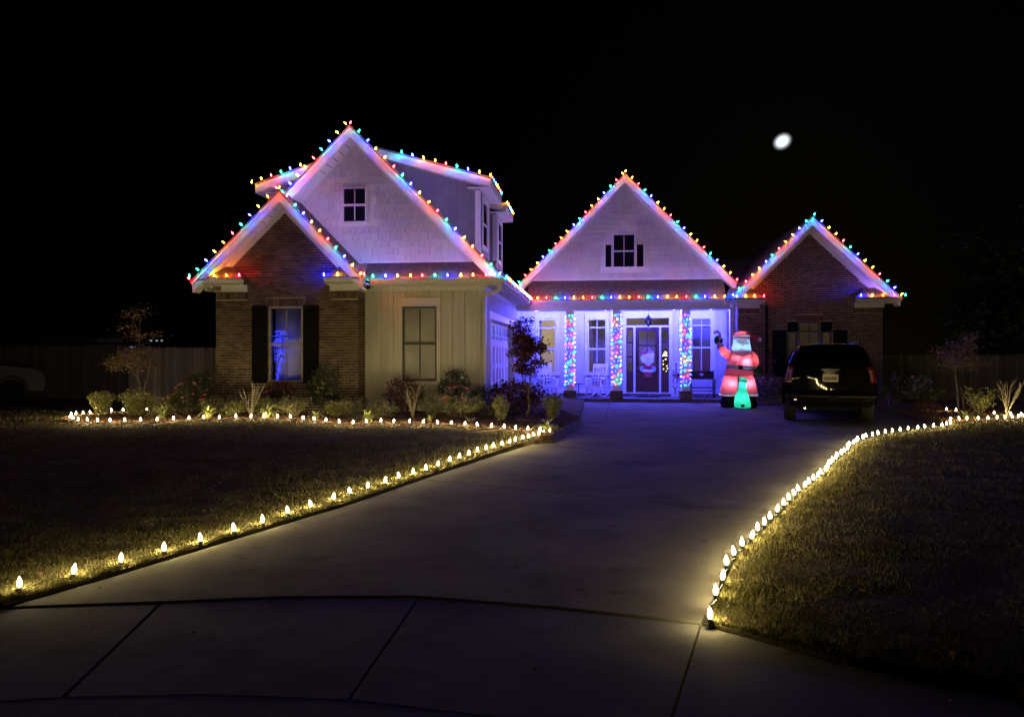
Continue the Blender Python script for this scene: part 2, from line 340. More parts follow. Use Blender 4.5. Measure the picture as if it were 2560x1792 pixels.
def grass(name, side, n, ymin, ymax, xspan, h, w, nbed):
    u = rng.random(n); y = 1/(1/ymin + u*(1/ymax-1/ymin))           # denser near the viewer
    e = le_x(y) if side < 0 else re_x(y)
    x = e + side*(.012 + xspan*y/8*rng.random(n)**1.35)
    k = ~inpoly(nbed, x, y)
    x, y = x[k], y[k]; n = len(x); zf = zlawn_l if side < 0 else zlawn_r
    z = zf(x, y) - .012; sc = np.clip(y/7, .8, 2.2)
    th = rng.uniform(0, 2*np.pi, n); H = h*.85*rng.uniform(.5, 1.3, n)*np.clip(y/9, .85, 1.3); W = w*sc*rng.uniform(.6, 1.3, n)
    clump = .5 + .5*np.sin(x*9+np.sin(y*7)*2)*np.sin(y*8.3+np.sin(x*5)*2); big = .5+.5*np.sin(x*2.3+np.sin(y*1.9)*1.7)*np.sin(y*2.7+np.sin(x*1.3)*2); H = H*(.7+.3*clump+.3*big); W = W*(.8+.5*big)
    ld = rng.uniform(0, 2*np.pi, n); la = H*rng.uniform(.15, 1.0, n)
    a = np.stack([np.cos(th)*W, np.sin(th)*W, 0*W], 1); b = np.stack([x, y, z], 1)
    tip = b + np.stack([np.cos(ld)*la, np.sin(ld)*la, H], 1); mid = b + np.stack([np.cos(ld)*la*.35, np.sin(ld)*la*.35, H*.6], 1)
    V = np.stack([b-a, b+a, mid+a*.7, tip, mid-a*.7], 1).reshape(-1, 3)
    i = np.arange(n)[:, None]*5
    F = np.concatenate([i+np.array([[0,1,2]]), i+np.array([[0,2,4]]), i+np.array([[4,2,3]])], 0)
    return tag(link(name, np_mesh(name, V, F, M['blade'])), kind='stuff')
grass('grass', 1, 200000, 3.1, 20, 7.5, .044, .0026, RBED)
grass('grass', -1, 170000, 3.95, 18, 7.0, .044, .0026, BED)

n = 420; y = rng.uniform(3.6, 15, n); sd = rng.random(n) < .5; x = np.where(sd, re_x(y)+rng.random(n)**2*6+.05, le_x(y)-rng.random(n)**2*6-.05); z = np.where(sd, zlawn_r(x, y), zlawn_l(x, y))+.02
th = rng.uniform(0, 6.28, n); l = rng.uniform(.012, .035, n); u = np.stack([np.cos(th)*l, np.sin(th)*l, rng.uniform(-.3,.5,n)*l], 1); v = np.stack([-np.sin(th)*l*.5, np.cos(th)*l*.5, rng.uniform(.1,.6,n)*l], 1); c = np.stack([x, y, z], 1)
tag(link('fallen_leaves', np_mesh('fallen_leaves', np.stack([c-u, c-v, c+u, c+v*1.2], 1).reshape(-1,3), np.arange(n*4).reshape(-1,4), M['straw'])), kind='stuff')

n = 260; y = rng.uniform(3.2, 20, n); x = le_x(y)+(re_x(y)-le_x(y))*rng.random(n); z = 0*y+.004; th = rng.uniform(0, 6.28, n); l = rng.uniform(.004, .014, n)
u = np.stack([np.cos(th)*l, np.sin(th)*l, 0*l], 1); v = np.stack([-np.sin(th)*l*.6, np.cos(th)*l*.6, l*.6], 1); c = np.stack([x, y, z], 1)
tag(link('leaf_litter', np_mesh('leaf_litter', np.stack([c-u, c-v*.5, c+u, c+v], 1).reshape(-1,3), np.arange(n*4).reshape(-1,4), M['straw'])), kind='stuff')
# ------------------------------------------------------------------ the house
house = thing('house', 'white and brick gabled house with porch, garage wing and roof lights', 'house', (0,20,0))
HINV = Matrix.Translation((0,-20,0))
def H(name, mb, m_, smooth=None, parent=None, **k):                 # a part of the house, modelled in world coordinates
    o = obj(name, mb, m_, parent or house, smooth, **k)
    if parent is None: o.matrix_parent_inverse = HINV
    return o
def Hl(name, me, parent=None, **k):
    o = link(name, me, parent or house, **k)
    if parent is None: o.matrix_parent_inverse = HINV
    return o
def wall(x0, x1, z0, z1, y, holes=(), th=.2, top=None):             # wall facing the street with real openings
    xs = sorted({x0, x1, *[h[0] for h in holes], *[h[1] for h in holes]}); zs = sorted({z0, z1, *[h[2] for h in holes], *[h[3] for h in holes]})
    m = MB()
    for a, b in zip(xs, xs[1:]):
        for c, d in zip(zs, zs[1:]):
            if any(h[0] <= a and b <= h[1] and h[2] <= c and d <= h[3] for h in holes): continue
            m.quad((a,y,c),(b,y,c),(b,y,d),(a,y,d)); m.quad((a,y+th,d),(b,y+th,d),(b,y+th,c),(a,y+th,c))
    for hx0, hx1, hz0, hz1 in holes:
        m.quad((hx0,y,hz0),(hx0,y,hz1),(hx0,y+th,hz1),(hx0,y+th,hz0)); m.quad((hx1,y,hz1),(hx1,y,hz0),(hx1,y+th,hz0),(hx1,y+th,hz1))
        m.quad((hx0,y,hz1),(hx1,y,hz1),(hx1,y+th,hz1),(hx0,y+th,hz1)); m.quad((hx0,y+th,hz0),(hx1,y+th,hz0),(hx1,y,hz0),(hx0,y,hz0))
    m.quad((x0,y,z1),(x1,y,z1),(x1,y+th,z1),(x0,y+th,z1))
    return m
# --- brick walls: a mortar core and single bricks proud of it
UB = mesh_of('brick', MB().box(-.5,.5,-.5,.5,-.5,.5), M['brick'])
def brick_face(x0, x1, z0, z1, holes, tri=None, soldier=()):
    out = []; P_, C_ = .203, .0677; r = 0; z = z0
    while z < (tri[1] if tri else z1) - .03:
        zc = z + C_/2; off = 0 if r % 2 else P_/2; x = x0 - off
        while x < x1:
            a, b = max(x+.0065, x0), min(x+P_-.0065, x1)
            segs = [(a, b)]
            for h in list(holes)+list(soldier):
                if h[2]-.02 < zc < h[3]+.02:
                    ns = []
                    for s0, s1 in segs:
                        if s1 <= h[0] or s0 >= h[1]: ns.append((s0, s1)); continue
                        if s0 < h[0]-.03: ns.append((s0, h[0]-.004))
                        if s1 > h[1]+.03: ns.append((h[1]+.004, s1))
                    segs = ns
            for s0, s1 in segs:
                if s1-s0 < .03: continue
                c = (s0+s1)/2
                if tri and zc > z1 and zc > tri[1]-abs(c-tri[0])*tri[2]-.02: continue
                out.append((c, zc, s1-s0, C_-.013))
            x += P_
        z += C_; r += 1
    for h in soldier:
        n = max(1, round((h[1]-h[0])/.0677)); w = (h[1]-h[0])/n
        for i in range(n): out.append((h[0]+w*(i+.5), (h[2]+h[3])/2, w-.0105, h[3]-h[2]-.01))
    return out
def lay(parent, bl, y, singles):
    joined = MB()
    for i, (x, z, w, h) in enumerate(bl):
        py = y - .002 + random.uniform(-.003, .003)
        if singles(i, x, z):
            link('brick', UB, parent, (x + random.uniform(-.002,.002), py, z), (0, random.uniform(-.008,.008), random.uniform(-.01,.01)), (w, .03, h))
        else: joined.box(x-w/2, x+w/2, py-.015, py+.015, z-h/2, z+h/2)
    if joined.v: tag(obj('brickwork', joined, M['brick'], parent), kind='stuff')
BX0, BX1, YB = -9.57, -5.85, 17.8
BHOLE = (-8.17, -7.28, .93, 2.82)
m = wall(BX0, BX1, -.05, 3.45, YB, [BHOLE]); m.xz([(BX0,3.45),(BX1,3.45),(-7.71,5.42)], YB, YB+.2)
m.box(BX1-.2, BX1, YB+.2, 18.4, -.05, 3.45); m.box(BX0, BX0+.2, YB+.2, 27, -.05, 3.45)
bw = H('brick_wall', m, M['mortar'])
bl = brick_face(BX0, BX1, .06, 3.44, [BHOLE], (-7.71, 5.40, 1.0), [(-8.24,-7.21,2.825,3.02),(BX0,-8.72,3.0,3.19),(-6.58,BX1,3.0,3.19)])
order = sorted(range(len(bl)), key=lambda i: (bl[i][2] < .15, -bl[i][1] if bl[i][1] < 3.9 else -1))
pick = set(order[:298])
lay(bw, bl, YB, lambda i, x, z: i in pick)
side = MB()
for r in range(46):
    z = .06+.0677*r+.034
    for a, b in ([(YB+.01,YB+.19),(YB+.2,YB+.4),(YB+.41,18.29)] if r % 2 else [(YB+.01,YB+.09),(YB+.1,YB+.3),(YB+.31,18.29)]):
        side.box(BX1-.012, BX1+.012, a, b, z-.0285, z+.0285)
tag(obj('brickwork', side, M['brick'], bw), kind='stuff')

RX0, RX1, YR = 4.62, 9.11, 24.9
RHOLE = (6.17, 7.57, .95, 2.68)
m = wall(RX0, RX1, -.05, 3.40, YR, [RHOLE]); m.xz([(RX0,3.40),(RX1,3.40),(6.85,5.66)], YR, YR+.2)
m.box(RX0, RX0+.2, YR+.2, 27, -.05, 3.4); m.box(RX1-.2, RX1, YR+.2, 33, -.05, 3.4)
rw = H('brick_wall', m, M['mortar'])
bl = brick_face(RX0, RX1, .02, 3.38, [RHOLE], (6.85, 5.62, 1.0), [(6.45,7.27,2.69,2.90),(RX0,5.30,2.95,3.13),(8.2,RX1,2.95,3.13)])
lay(rw, bl, YR, lambda i, x, z: False)
side = MB()
for r in range(46):
    z = .03+.0677*r+.034; y = YR+.01 - (.1 if r % 2 else 0)
    while y < 26.9:
        a, b = max(y, YR+.01), min(y+.193, 26.95); y += .203
        if b-a > .03: side.box(RX0-.012, RX0+.012, a, b, z-.0285, z+.0285)
tag(obj('brickwork', side, M['brick'], rw), kind='stuff')

# --- siding walls with boards
def boards(parent, x0, x1, z0, z1, y, holes, singles=True, start=0):
    w_ = [.125, .18]; x = x0; k = start
    while x < x1 - .02:
        w = w_[k % 2]; b = min(x+w, x1); z_ = [(z0, z1)]
        for h in holes:
            if h[0]-.001 < (x+b)/2 < h[1]+.001:
                nz = []
                for a, c in z_:
                    if a < h[2]: nz.append((a, min(c, h[2])))
                    if c > h[3]: nz.append((max(a, h[3]), c))
                z_ = nz
        for a, c in z_:
            if c-a > .03:
                pr = .030 if k % 2 == 0 else .008
                mm = MB().box(x+.004, b-.004, y-pr, y+.004, a+.002, c-.002); obj('board', mm, M['siding'], parent)
        x = b; k += 1
SHOLE = (-4.87, -3.98, .95, 2.83); YS = 18.3
sw = H('siding_wall', wall(BX1, -2.76, -.05, 3.40, YS, [SHOLE]), M['siding'])
boards(sw, BX1+.02, -2.9, .12, 3.24, YS, [(-5.02,-3.83,.80,3.02)])
# garage side wall (faces the drive) with the door opening
GX = -2.76; GD0, GD1, GDZ = 19.25, 24.9, 2.56
m = MB(); th = .22
m.box(GX-th, GX, YS+.2, GD0, -.05, 3.4); m.box(GX-th, GX, GD1, 27.2, -.05, 3.4); m.box(GX-th, GX, GD0, GD1, GDZ, 3.4)
gs = H('garage_side_wall', m, M['siding'])
bt = MB(); y = YS+.32
while y < 27:
    z0 = GDZ+.2 if GD0-.15 < y < GD1+.15 else .1
    bt.box(GX-.002, GX+.018, y, y+.05, z0, 3.22); y += .16
tag(obj('batten', bt, M['siding'], gs), kind='stuff')
tr = MB(); tr.box(GX-.002, GX+.03, GD0-.35, GD1+.28, GDZ, GDZ+.19); tr.box(GX-.002, GX+.026, GD0-.13, GD0, 0, GDZ-.002); tr.box(GX-.002, GX+.026, GD1, GD1+.13, 0, GDZ-.002)
H('corner_trim', MB().xy([(GX-.15,YS-.024),(GX+.024,YS-.024),(GX+.024,YS+.15),(GX+.001,YS+.15),(GX+.001,YS-.001),(GX-.15,YS-.001)],.05,3.25), M['white'])
H('garage_casing', tr, M['white'])
gd = MB().box(GX-.24, GX-.20, GD0, GD1, 0, GDZ); gdo = H('garage_door', gd, M['white'])
n = 8; cw = (GD1-GD0)/n
for r, (z0, z1) in enumerate([(.06,.62),(.70,1.24),(1.32,1.90)]):
    for c in range(n):
        a = GD0+c*cw+.05; b = GD0+(c+1)*cw-.05; x = GX-.20
        f = MB(); f.box(x-.003, x+.016, a, b, z0, z0+.06); f.box(x-.003, x+.016, a, b, z1-.06, z1); f.box(x-.003, x+.016, a, a+.07, z0+.06, z1-.06); f.box(x-.003, x+.016, b-.07, b, z0+.06, z1-.06)
        obj('door_panel', f, M['white'], gdo)
lit = emis('lit_garage_pane', (1,.93,.78), .9)
for c in range(n):
    a = GD0+c*cw+.07; b = GD0+(c+1)*cw-.07; x = GX-.20
    obj('door_pane', MB().box(x-.002, x+.006, a, b, 2.06, 2.46), lit if c < 2 else M['glassdark'] if False else (lit if c < 2 else M['darkframe']), gdo)
    f = MB()
    for z in (2.02, 2.46): f.box(x-.003, x+.02, a-.04, b+.04, z, z+.04)
    for yy in (a-.04, b): f.box(x-.003, x+.02, yy, yy+.04, 2.06, 2.46)
    f.box(x+.006, x+.016, a, b, 2.16, 2.18)
    obj('pane_frame', f, M['white'], gdo)

# --- shingled gables
def tri_wall(x0, x1, zb, ax, az, y):
    return MB().xz([(x0,zb),(x1,zb),(ax,az)], y, y+.2)
US = mesh_of('shingle', MB().add([(-.5,.2,-.5),(.5,.2,-.5),(.5,.2,.5),(-.5,.2,.5),(-.5,-.8,-.5),(.5,-.8,-.5),(.5,-.1,.5),(-.5,-.1,.5)], [(3,2,1,0),(4,5,6,7),(0,1,5,4),(1,2,6,5),(2,3,7,6),(3,0,4,7)]), M['shake'])
left = [0]
def shingles(parent, ax, az, zb, y, ch, holes, limit, xmin=-99, s=1.0):
    cand = []; z = zb; r = 0
    while z < az-.05:
        x = ax - (az-z)/s - random.random()*.2
        while x < ax + (az-z)/s:
            w = random.choice([.12,.16,.2,.24,.28]); zc = z+ch/2; xc = x+w/2
            if abs(xc-ax)*s < az-zc+.03 and x+w > xmin and not any(h[0]-w/2+.01 < xc < h[1]+w/2-.01 and h[2]-ch/2+.01 < zc < h[3]+ch/2-.01 for h in holes):
                cand.append((xc, zc, w-.015))
            x += w
        z += ch; r += 1
    jm = MB(); k = 0
    for xc, zc, w in cand:
        t = random.uniform(.034, .050); dz = random.uniform(-.006, .006)
        if k < limit: link('shingle', US, parent, (xc, y, zc+dz), None, (w, t, ch+.012)); k += 1
        else:
            M4 = Matrix.Translation((xc, y, zc+dz)) @ Matrix.Diagonal((w, t, ch+.012, 1))
            jm.add([M4 @ v.co for v in US.vertices], [tuple(p.vertices) for p in US.polygons])
    if jm.v: tag(obj('shingle_cladding', jm, M['shake'], parent), kind='stuff')
    return k
GWY = 18.62; WIN1 = (-6.53, -5.88, 5.02, 5.94)
bg_ = H('gable_wall', tri_wall(-9.2, -3.1, 3.98, -6.14, 7.12, GWY), M['white'])
used = shingles(bg_, -6.14, 7.12, 4.02, GWY, .183, [(WIN1[0]-.06,WIN1[1]+.06,WIN1[2]-.06,WIN1[3]+.06)], 230, xmin=-8.3)
H('drip_trim', MB().box(-7.4, -3.12, GWY-.04, GWY+.001, 3.96, 4.02), M['white'])
PGY = 25.95; PWIN = (.30, 1.66, 4.62, 5.84)
pg = H('gable_wall', tri_wall(-2.55, 4.5, 4.22, .98, 7.60, PGY), M['white'])
shingles(pg, .98, 7.60, 4.26, PGY, .183, [(.52,1.40,4.56,5.86),(.24,1.70,4.56,5.50)], 300-used)
H('drip_trim', MB().box(-2.5, 4.46, PGY-.04, PGY+.001, 4.20, 4.26), M['white'])

# --- rakes: fascia, vented soffit, frieze board on the wall, roof edge
slots = MB()
def rake(xa, za, xe, ze, yF, yW, fh=.26, fr=.20, frieze=True):
    f = MB(); s = 1 if xe > xa else -1
    f.xz([(xa,za),(xe,ze),(xe-s*.02,ze-fh),(xa,za-fh)], yF, yF+.03)
    f.xz([(xa,za+.012),(xe,ze+.012),(xe,ze-.07),(xa,za-.07)], yF-.018, yF-.001)
    fo = H('fascia', f, M['white'])
    sf = MB(); sf.xz([(xa,za-fh+.03),(xe-s*.02,ze-fh+.03),(xe-s*.02,ze-fh+.01),(xa,za-fh+.01)], yF+.03, yW); H('soffit', sf, M['white'])
    L_ = math.hypot(xe-xa, ze-za); k = int(L_/.22)
    for i in range(1, k):
        t = i/k; x = xa+(xe-xa)*t; z = za+(ze-za)*t-fh+.008
        a = math.atan2(ze-za, xe-xa)
        slots.boxm(Matrix.Translation((x, (yF+yW)/2, z)) @ Matrix.Rotation(-a, 4, 'Y'), .008, (yW-yF)*.30, .002)
    if frieze:
        fz = MB(); t = .86; x2 = xa+(xe-xa)*t; z2 = za+(ze-za)*t
        fz.xz([(xa,za-fh),(x2,z2-fh),(x2,z2-fh-fr),(xa,za-fh-fr)], yW-.035, yW-.004); H('frieze_board', fz, M['white'])
    return fo
def roof_plane(xa, za, xe, ze, y0, y1, t=.05, up=.05):
    H('roof', MB().xz([(xa,za+up),(xe,ze+up),(xe,ze+up-t),(xa,za+up-t)], y0, y1), M['roof'])
rake(-7.74,5.62,-10.02,3.42,17.45,17.8); rake(-7.74,5.62,-5.63,3.45,17.45,17.8)
roof_plane(-7.74,5.60,-10.05,3.39,17.42,18.7); roof_plane(-7.74,5.60,-5.60,3.42,17.42,18.62)
rake(-6.14,7.32,-10.0,3.50,18.0,18.62,frieze=False); rake(-6.14,7.32,-2.30,3.47,18.0,18.62,fr=.08)
roof_plane(-6.14,7.32,-10.04,3.46,17.97,28); roof_plane(-6.14,7.32,-2.24,3.44,17.97,28)
rake(.98,7.75,-2.66,4.02,25.5,25.95,fr=.05); rake(.98,7.75,4.68,4.02,25.5,25.95,fr=.05)
roof_plane(.98,7.75,-2.70,3.98,25.47,33); roof_plane(.98,7.75,4.74,3.96,25.47,33)
rake(6.85,5.98,4.33,3.43,24.5,24.9); rake(6.85,5.98,9.52,3.40,24.5,24.9)
roof_plane(6.85,5.98,4.28,3.38,24.47,34); roof_plane(6.85,5.98,9.58,3.33,24.47,34)
H('soffit_vent', slots, M['slot'])
mr = MB(); mr.slab((-2.7,27,3.6),(6.8,27,3.6),(6.8,31,5.5),(-2.7,31,5.5),.06); mr.slab((6.8,35,3.6),(-2.7,35,3.6),(-2.7,31,5.5),(6.8,31,5.5),.06); H('roof', mr, M['roof'])
bk = MB(); bk.box(-9.57,9.11,33.8,34,-.05,3.4); bk.box(-9.57,-2.7,27.8,28,-.05,3.4); bk.xz([(-9.5,3.4),(-2.8,3.4),(-6.14,7.0)],27.8,28); H('back_wall', bk, M['siding'])

# --- pent roofs and returns
def pent(x0, x1, y0, z0, y1, z1, hipl=0, hipr=0):
    m = MB(); m.slab((x0,y0,z0),(x1,y0,z0),(x1-hipr,y1,z1),(x0+hipl,y1,z1),.04)
    if hipr: m.slab((x1,y0,z0),(x1,y1,z0),(x1-hipr,y1,z1),(x1-hipr,y1,z1-.001),.03)
    if hipl: m.slab((x0,y1,z0),(x0,y0,z0),(x0+hipl,y1,z1),(x0+hipl,y1,z1-.001),.03)
    n = max(2, int((z1-z0)/.07))
    for i in range(1, n):                                           # shingle courses as thin lapped steps
        t0 = i/n; a = x0+hipl*t0; b = x1-hipr*t0; yy = y0+(y1-y0)*t0; zz = z0+(z1-z0)*t0
        dy = (y1-y0)/n; dz = (z1-z0)/n
        m.slab((a,yy,zz+.007),(b,yy,zz+.007),(b-hipr/n,yy+dy,zz+dz+.001),(a+hipl/n,yy+dy,zz+dz+.001),.006)
    H('pent_roof', m, M['roof'])
pent(-5.98,-2.5,17.93,3.49,GWY,4.0)
pent(-10.0,-8.70,17.47,3.52,17.8,3.86,.30,.42); pent(-6.64,-5.62,17.47,3.52,17.8,3.86,.42,0)
pent(-2.35,4.32,25.35,3.48,PGY,4.22)
pent(4.15,5.42,24.47,3.43,24.9,3.80,.2,.40); pent(8.17,9.56,24.47,3.42,24.9,3.78,.40,.2)

# --- gutters, horizontal soffits, friezes, porch beam
GP = [(0,0),(-.055,0),(-.068,.045),(-.10,.075),(-.10,.118),(-.088,.118),(-.088,.085),(0,.085)]
def gutter_x(x0, x1, yb, zb, parent=None):
    g_ = MB(); n = len(GP); g_.v = [(x0, yb+d, zb+h) for d, h in GP]+[(x1, yb+d, zb+h) for d, h in GP]
    g_.f = [(i, i+n, (i+1)%n+n, (i+1)%n) for i in range(n)]+[tuple(range(n)), tuple(range(2*n-1, n-1, -1))]; return H('gutter', g_, M['white'])
def gutter_y(y0, y1, xb, zb):
    g_ = MB(); n = len(GP); g_.v = [(xb-d, y0, zb+h) for d, h in GP]+[(xb-d, y1, zb+h) for d, h in GP]
    g_.f = [(i, i+n, (i+1)%n+n, (i+1)%n) for i in range(n)]+[tuple(range(n)), tuple(range(2*n-1, n-1, -1))]; return H('gutter', g_, M['white'])
gutter_x(-10.02,-8.71,17.55,3.38); gutter_x(-6.62,-5.60,17.55,3.38); gutter_x(-5.58,-2.2,17.95,3.365)
gutter_y(17.95,25.3,-2.30,3.36); gutter_x(-2.2,4.32,25.40,3.36)
gutter_x(4.14,5.42,24.60,3.31); gutter_x(8.18,9.56,24.60,3.29)
for q in ((-9.95,-8.72,17.56,17.8,3.34,3.37),(-6.6,-5.58,17.56,18.0,3.34,3.37),(-5.58,-2.31,17.96,18.3,3.33,3.36),(GX+.001,-2.31,18.301,25.4,3.325,3.355),(4.18,5.40,24.61,24.9,3.27,3.30),(8.2,9.5,24.61,24.9,3.25,3.28)):
    H('soffit', MB().box(*q), M['white'])
for q in ((-9.40,-8.72,17.74,17.77,3.20,3.339),(-6.57,-5.8,17.74,17.77,3.20,3.339),(-5.82,-2.76,18.26,18.275,3.22,3.329),(GX,GX+.03,18.3,27,3.20,3.324),(4.62,5.29,24.84,24.87,3.13,3.269),(8.25,9.15,24.84,24.87,3.12,3.249)):
    H('frieze_board', MB().box(*q), M['white'])
bm_ = MB().box(-2.73,4.60,25.43,25.68,3.14,3.358); H('porch_beam', bm_, M['white'])
bm_ = MB().box(-2.73,4.60,25.40,25.43,3.30,3.358); H('beam_trim', bm_, M['white'])
H('porch_ceiling', MB().box(-2.75,4.61,25.68,27.0,3.20,3.25), M['white'])
ds = MB()
def rtube(m, pts, a, b):
    for p, q in zip(pts, pts[1:]):
        p, q = Vector(p), Vector(q); d = q-p; m.boxm(Matrix.Translation((p+q)/2) @ d.to_track_quat('Z','Y').to_matrix().to_4x4(), a, b, d.length/2+.02)
ds.tube([(-2.33,17.92,3.37),(-2.33,17.92,3.26),(-2.38,17.96,3.18),(-2.78,18.2,3.08),(-2.86,18.24,2.99),(-2.87,18.24,2.6),(-2.87,18.24,1.2),(-2.87,18.24,.15)], [.045,.045,.045,.045,.045,.045,.045,.045], 8)
H('downspout', ds, M['siding'], 40)
ds = MB().tube([(5.5,24.8,3.2),(5.5,24.82,1.5),(5.5,24.82,.1)], .04, 8); H('downspout', ds, M['shutter'], 40)

# --- dormers on both sides of the garage roof
def dormer(y0, y1, s, roofrake=True):
    cx = -6.14; xf = cx + s*(3.06 if s > 0 else 2.76); xe = cx + s*(3.39 if s > 0 else 3.08); xs = cx + s*.35; zt = 7.10; ze = 6.22
    def xz(pts): return [(x, z) for x, z in pts]
    w = MB()
    zr = lambda x: zt + (ze-zt)*abs(x-xs)/abs(xe-xs)
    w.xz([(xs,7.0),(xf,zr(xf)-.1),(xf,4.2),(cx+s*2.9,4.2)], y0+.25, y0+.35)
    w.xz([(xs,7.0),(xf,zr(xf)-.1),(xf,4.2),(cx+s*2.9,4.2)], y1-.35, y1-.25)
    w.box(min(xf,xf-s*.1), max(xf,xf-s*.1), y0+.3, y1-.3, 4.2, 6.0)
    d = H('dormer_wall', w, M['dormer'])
    b = MB(); x = xf - s*.02
    k = 0
    while abs(x-cx) > .6:
        zb = 3.5 + 3.82 - abs(x-cx); b.box(min(x,x-s*.05), max(x,x-s*.05), y0+.232, y0+.25, max(4.2, zb-.3), zr(x)-.12); x -= s*.2
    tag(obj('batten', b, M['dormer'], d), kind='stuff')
    t = MB(); t.box(min(xf-s*.12,xf+s*.02), max(xf-s*.12,xf+s*.02), y0+.23, y0+.36, 4.1, 5.98); t.box(min(xf,xf+s*.02), max(xf,xf+s*.02), y1-.45, y1-.3, 4.1, 5.98)
    obj('corner_trim', t, M['white'], d)
    r = MB(); r.slab((xs,y0,zt+.05),(xe+s*.03,y0,ze+.05),(xe+s*.03,y1,ze+.05),(xs,y1,zt+.05),.05)
    if s < 0: r = MB(); r.slab((xs,y1,zt+.05),(xe+s*.03,y1,ze+.05),(xe+s*.03,y0,ze+.05),(xs,y0,zt+.05),.05)
    obj('dormer_roof', r, M['roof'], d)
    f = MB(); f.xz([(xs,zt),(xe,ze),(xe,ze-.21),(xs,zt-.21)], y0, y0+.03); f.xz([(xs,zt),(xe,ze),(xe,ze-.21),(xs,zt-.21)], y1-.03, y1)
    f.box(min(xe,xe-s*.03), max(xe,xe-s*.03), y0+.03, y1-.03, ze-.21, ze)
    obj('fascia', f, M['white'], d)
    q = MB(); q.box(min(xf-s*.3,xe-s*.03), max(xf-s*.3,xe-s*.03), y0+.03, y1-.03, ze-.21, ze-.19); q.xz([(xs,zt-.19),(xe-s*.1,ze-.19),(xe-s*.1,ze-.205),(xs,zt-.205)], y0+.03, y0+.25)
    obj('soffit', q, M['white'], d)
    yc = (y0+y1)/2; g_ = MB(); xo = xf + s*.004
    fr = MB()
    for a, b_, c, e in ((yc-.5,yc+.5,5.78,5.95),(yc-.5,yc-.38,4.62,5.78),(yc+.38,yc+.5,4.62,5.78),(yc-.5,yc+.5,4.5,4.62),(yc-.38,yc+.38,5.18,5.22)):
        fr.box(min(xo,xo+s*.03), max(xo,xo+s*.03), a, b_, c, e)
    obj('window_frame', fr, M['white'], d)
    for c, e in ((4.62,5.18),(5.22,5.78)): obj('pane', MB().box(min(xo,xo+s*.008), max(xo,xo+s*.008), yc-.38, yc+.38, c, e), M['darkpane'], d)
M['darkpane'] = mat('dark_pane', (.012,.013,.02), .05, var=.05, spec=.6)
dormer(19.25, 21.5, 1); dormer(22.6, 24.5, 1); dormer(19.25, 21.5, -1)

# --- windows
def window(x0, x1, z0, z1, y, fm, cols=2, rail=True, trans=None, depth=.09, dark=False, blind=None, blindmat=None, slats=False, fw=.045):
    f = MB(); yo = y-.012; yi = y+depth
    f.box(x0,x1,yo,yi,z1-fw,z1); f.box(x0,x1,yo,yi,z0,z0+fw); f.box(x0,x0+fw,yo,yi,z0+fw,z1-fw); f.box(x1-fw,x1,yo,yi,z0+fw,z1-fw)
    w = H('window', f, fm)
    gx0, gx1, gz0, gz1 = x0+fw, x1-fw, z0+fw, z1-fw; yg = y+.045
    hz = [gz0, gz1]
    if rail: zc = (z0+z1)/2 if rail is True else rail; obj('meeting_rail', MB().box(gx0,gx1,y+.01,y+.075,zc-.028,zc+.028), fm, w); hz = [gz0, zc, gz1]
    if trans: obj('transom_bar', MB().box(gx0,gx1,y+.01,y+.075,trans-.022,trans+.022), fm, w); hz = sorted(hz+[trans])
    xs = [gx0+(gx1-gx0)*i/cols for i in range(cols+1)]
    for xm in xs[1:-1]:
        for a, b in zip(hz, hz[1:]): obj('muntin', MB().box(xm-.011,xm+.011,y+.02,y+.06,a+.03,b-.03), fm, w)
    for a, b in zip(hz, hz[1:]):
        for c, d in zip(xs, xs[1:]): obj('pane', MB().box(c,d,yg,yg+.004,a,b), M['darkpane'] if dark else M['glass'], w)
    if blind is not None:
        if slats:
            s_ = MB(); z = gz0
            while z < gz1-.02: s_.add([(gx0,y+.13,z),(gx1,y+.13,z),(gx1,y+.10,z+.042),(gx0,y+.10,z+.042)], [(0,1,2,3)]); z += .045
            obj('blind', s_, blindmat, w)
        else: obj('window_shade', MB().box(gx0-.02,gx1+.02,y+blind,y+blind+.004,gz0-.02,gz1+.02), blindmat, w)
    return w
def casing(x0, x1, z0, z1, y, parent, hw=.09, head=.16, sill=.0):
    c = MB(); c.box(x0-hw,x0,y-.035,y-.001,z0,z1); c.box(x1,x1+hw,y-.035,y-.001,z0,z1); obj('casing', c, M['white'], parent)
    h = MB(); h.box(x0-hw-.02,x1+hw+.02,y-.05,y-.001,z1+.001,z1+.03); h.box(x0-hw,x1+hw,y-.037,y-.001,z1+.03,z1+.03+head)
    h.box(x0-hw-.03,x1+hw+.03,y-.06,y-.001,z1+.03+head,z1+.06+head); obj('window_header', h, M['white'], parent)
    if sill: obj('sill', MB().box(x0-hw-.03,x1+hw+.03,y-.06,y-.001,z0-sill,z0-.001), M['white'], parent)
w = window(*BHOLE, YB, M['trim'], blind=.34, blindmat=M['shade'])
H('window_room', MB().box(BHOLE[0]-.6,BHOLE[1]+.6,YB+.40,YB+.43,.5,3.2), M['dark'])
w = window(*SHOLE, YS, M['darkframe'], blind=.065, blindmat=M['shade']); casing(*SHOLE, YS, w)
obj('sill', MB().box(SHOLE[0]-.12,SHOLE[1]+.12,YS-.05,YS-.001,.86,.949), M['white'], w)
w = window(*WIN1, GWY-.07, M['white'], dark=True, fw=.035)
w = window(.57,1.35,4.62,5.80,PGY-.07,M['white'],dark=True,fw=.04,rail=False,trans=5.2)
window(.29,.56,4.62,5.46,PGY-.07,M['white'],cols=1,dark=True,rail=False,fw=.035); window(1.36,1.66,4.62,5.46,PGY-.07,M['white'],cols=1,dark=True,rail=False,fw=.035)
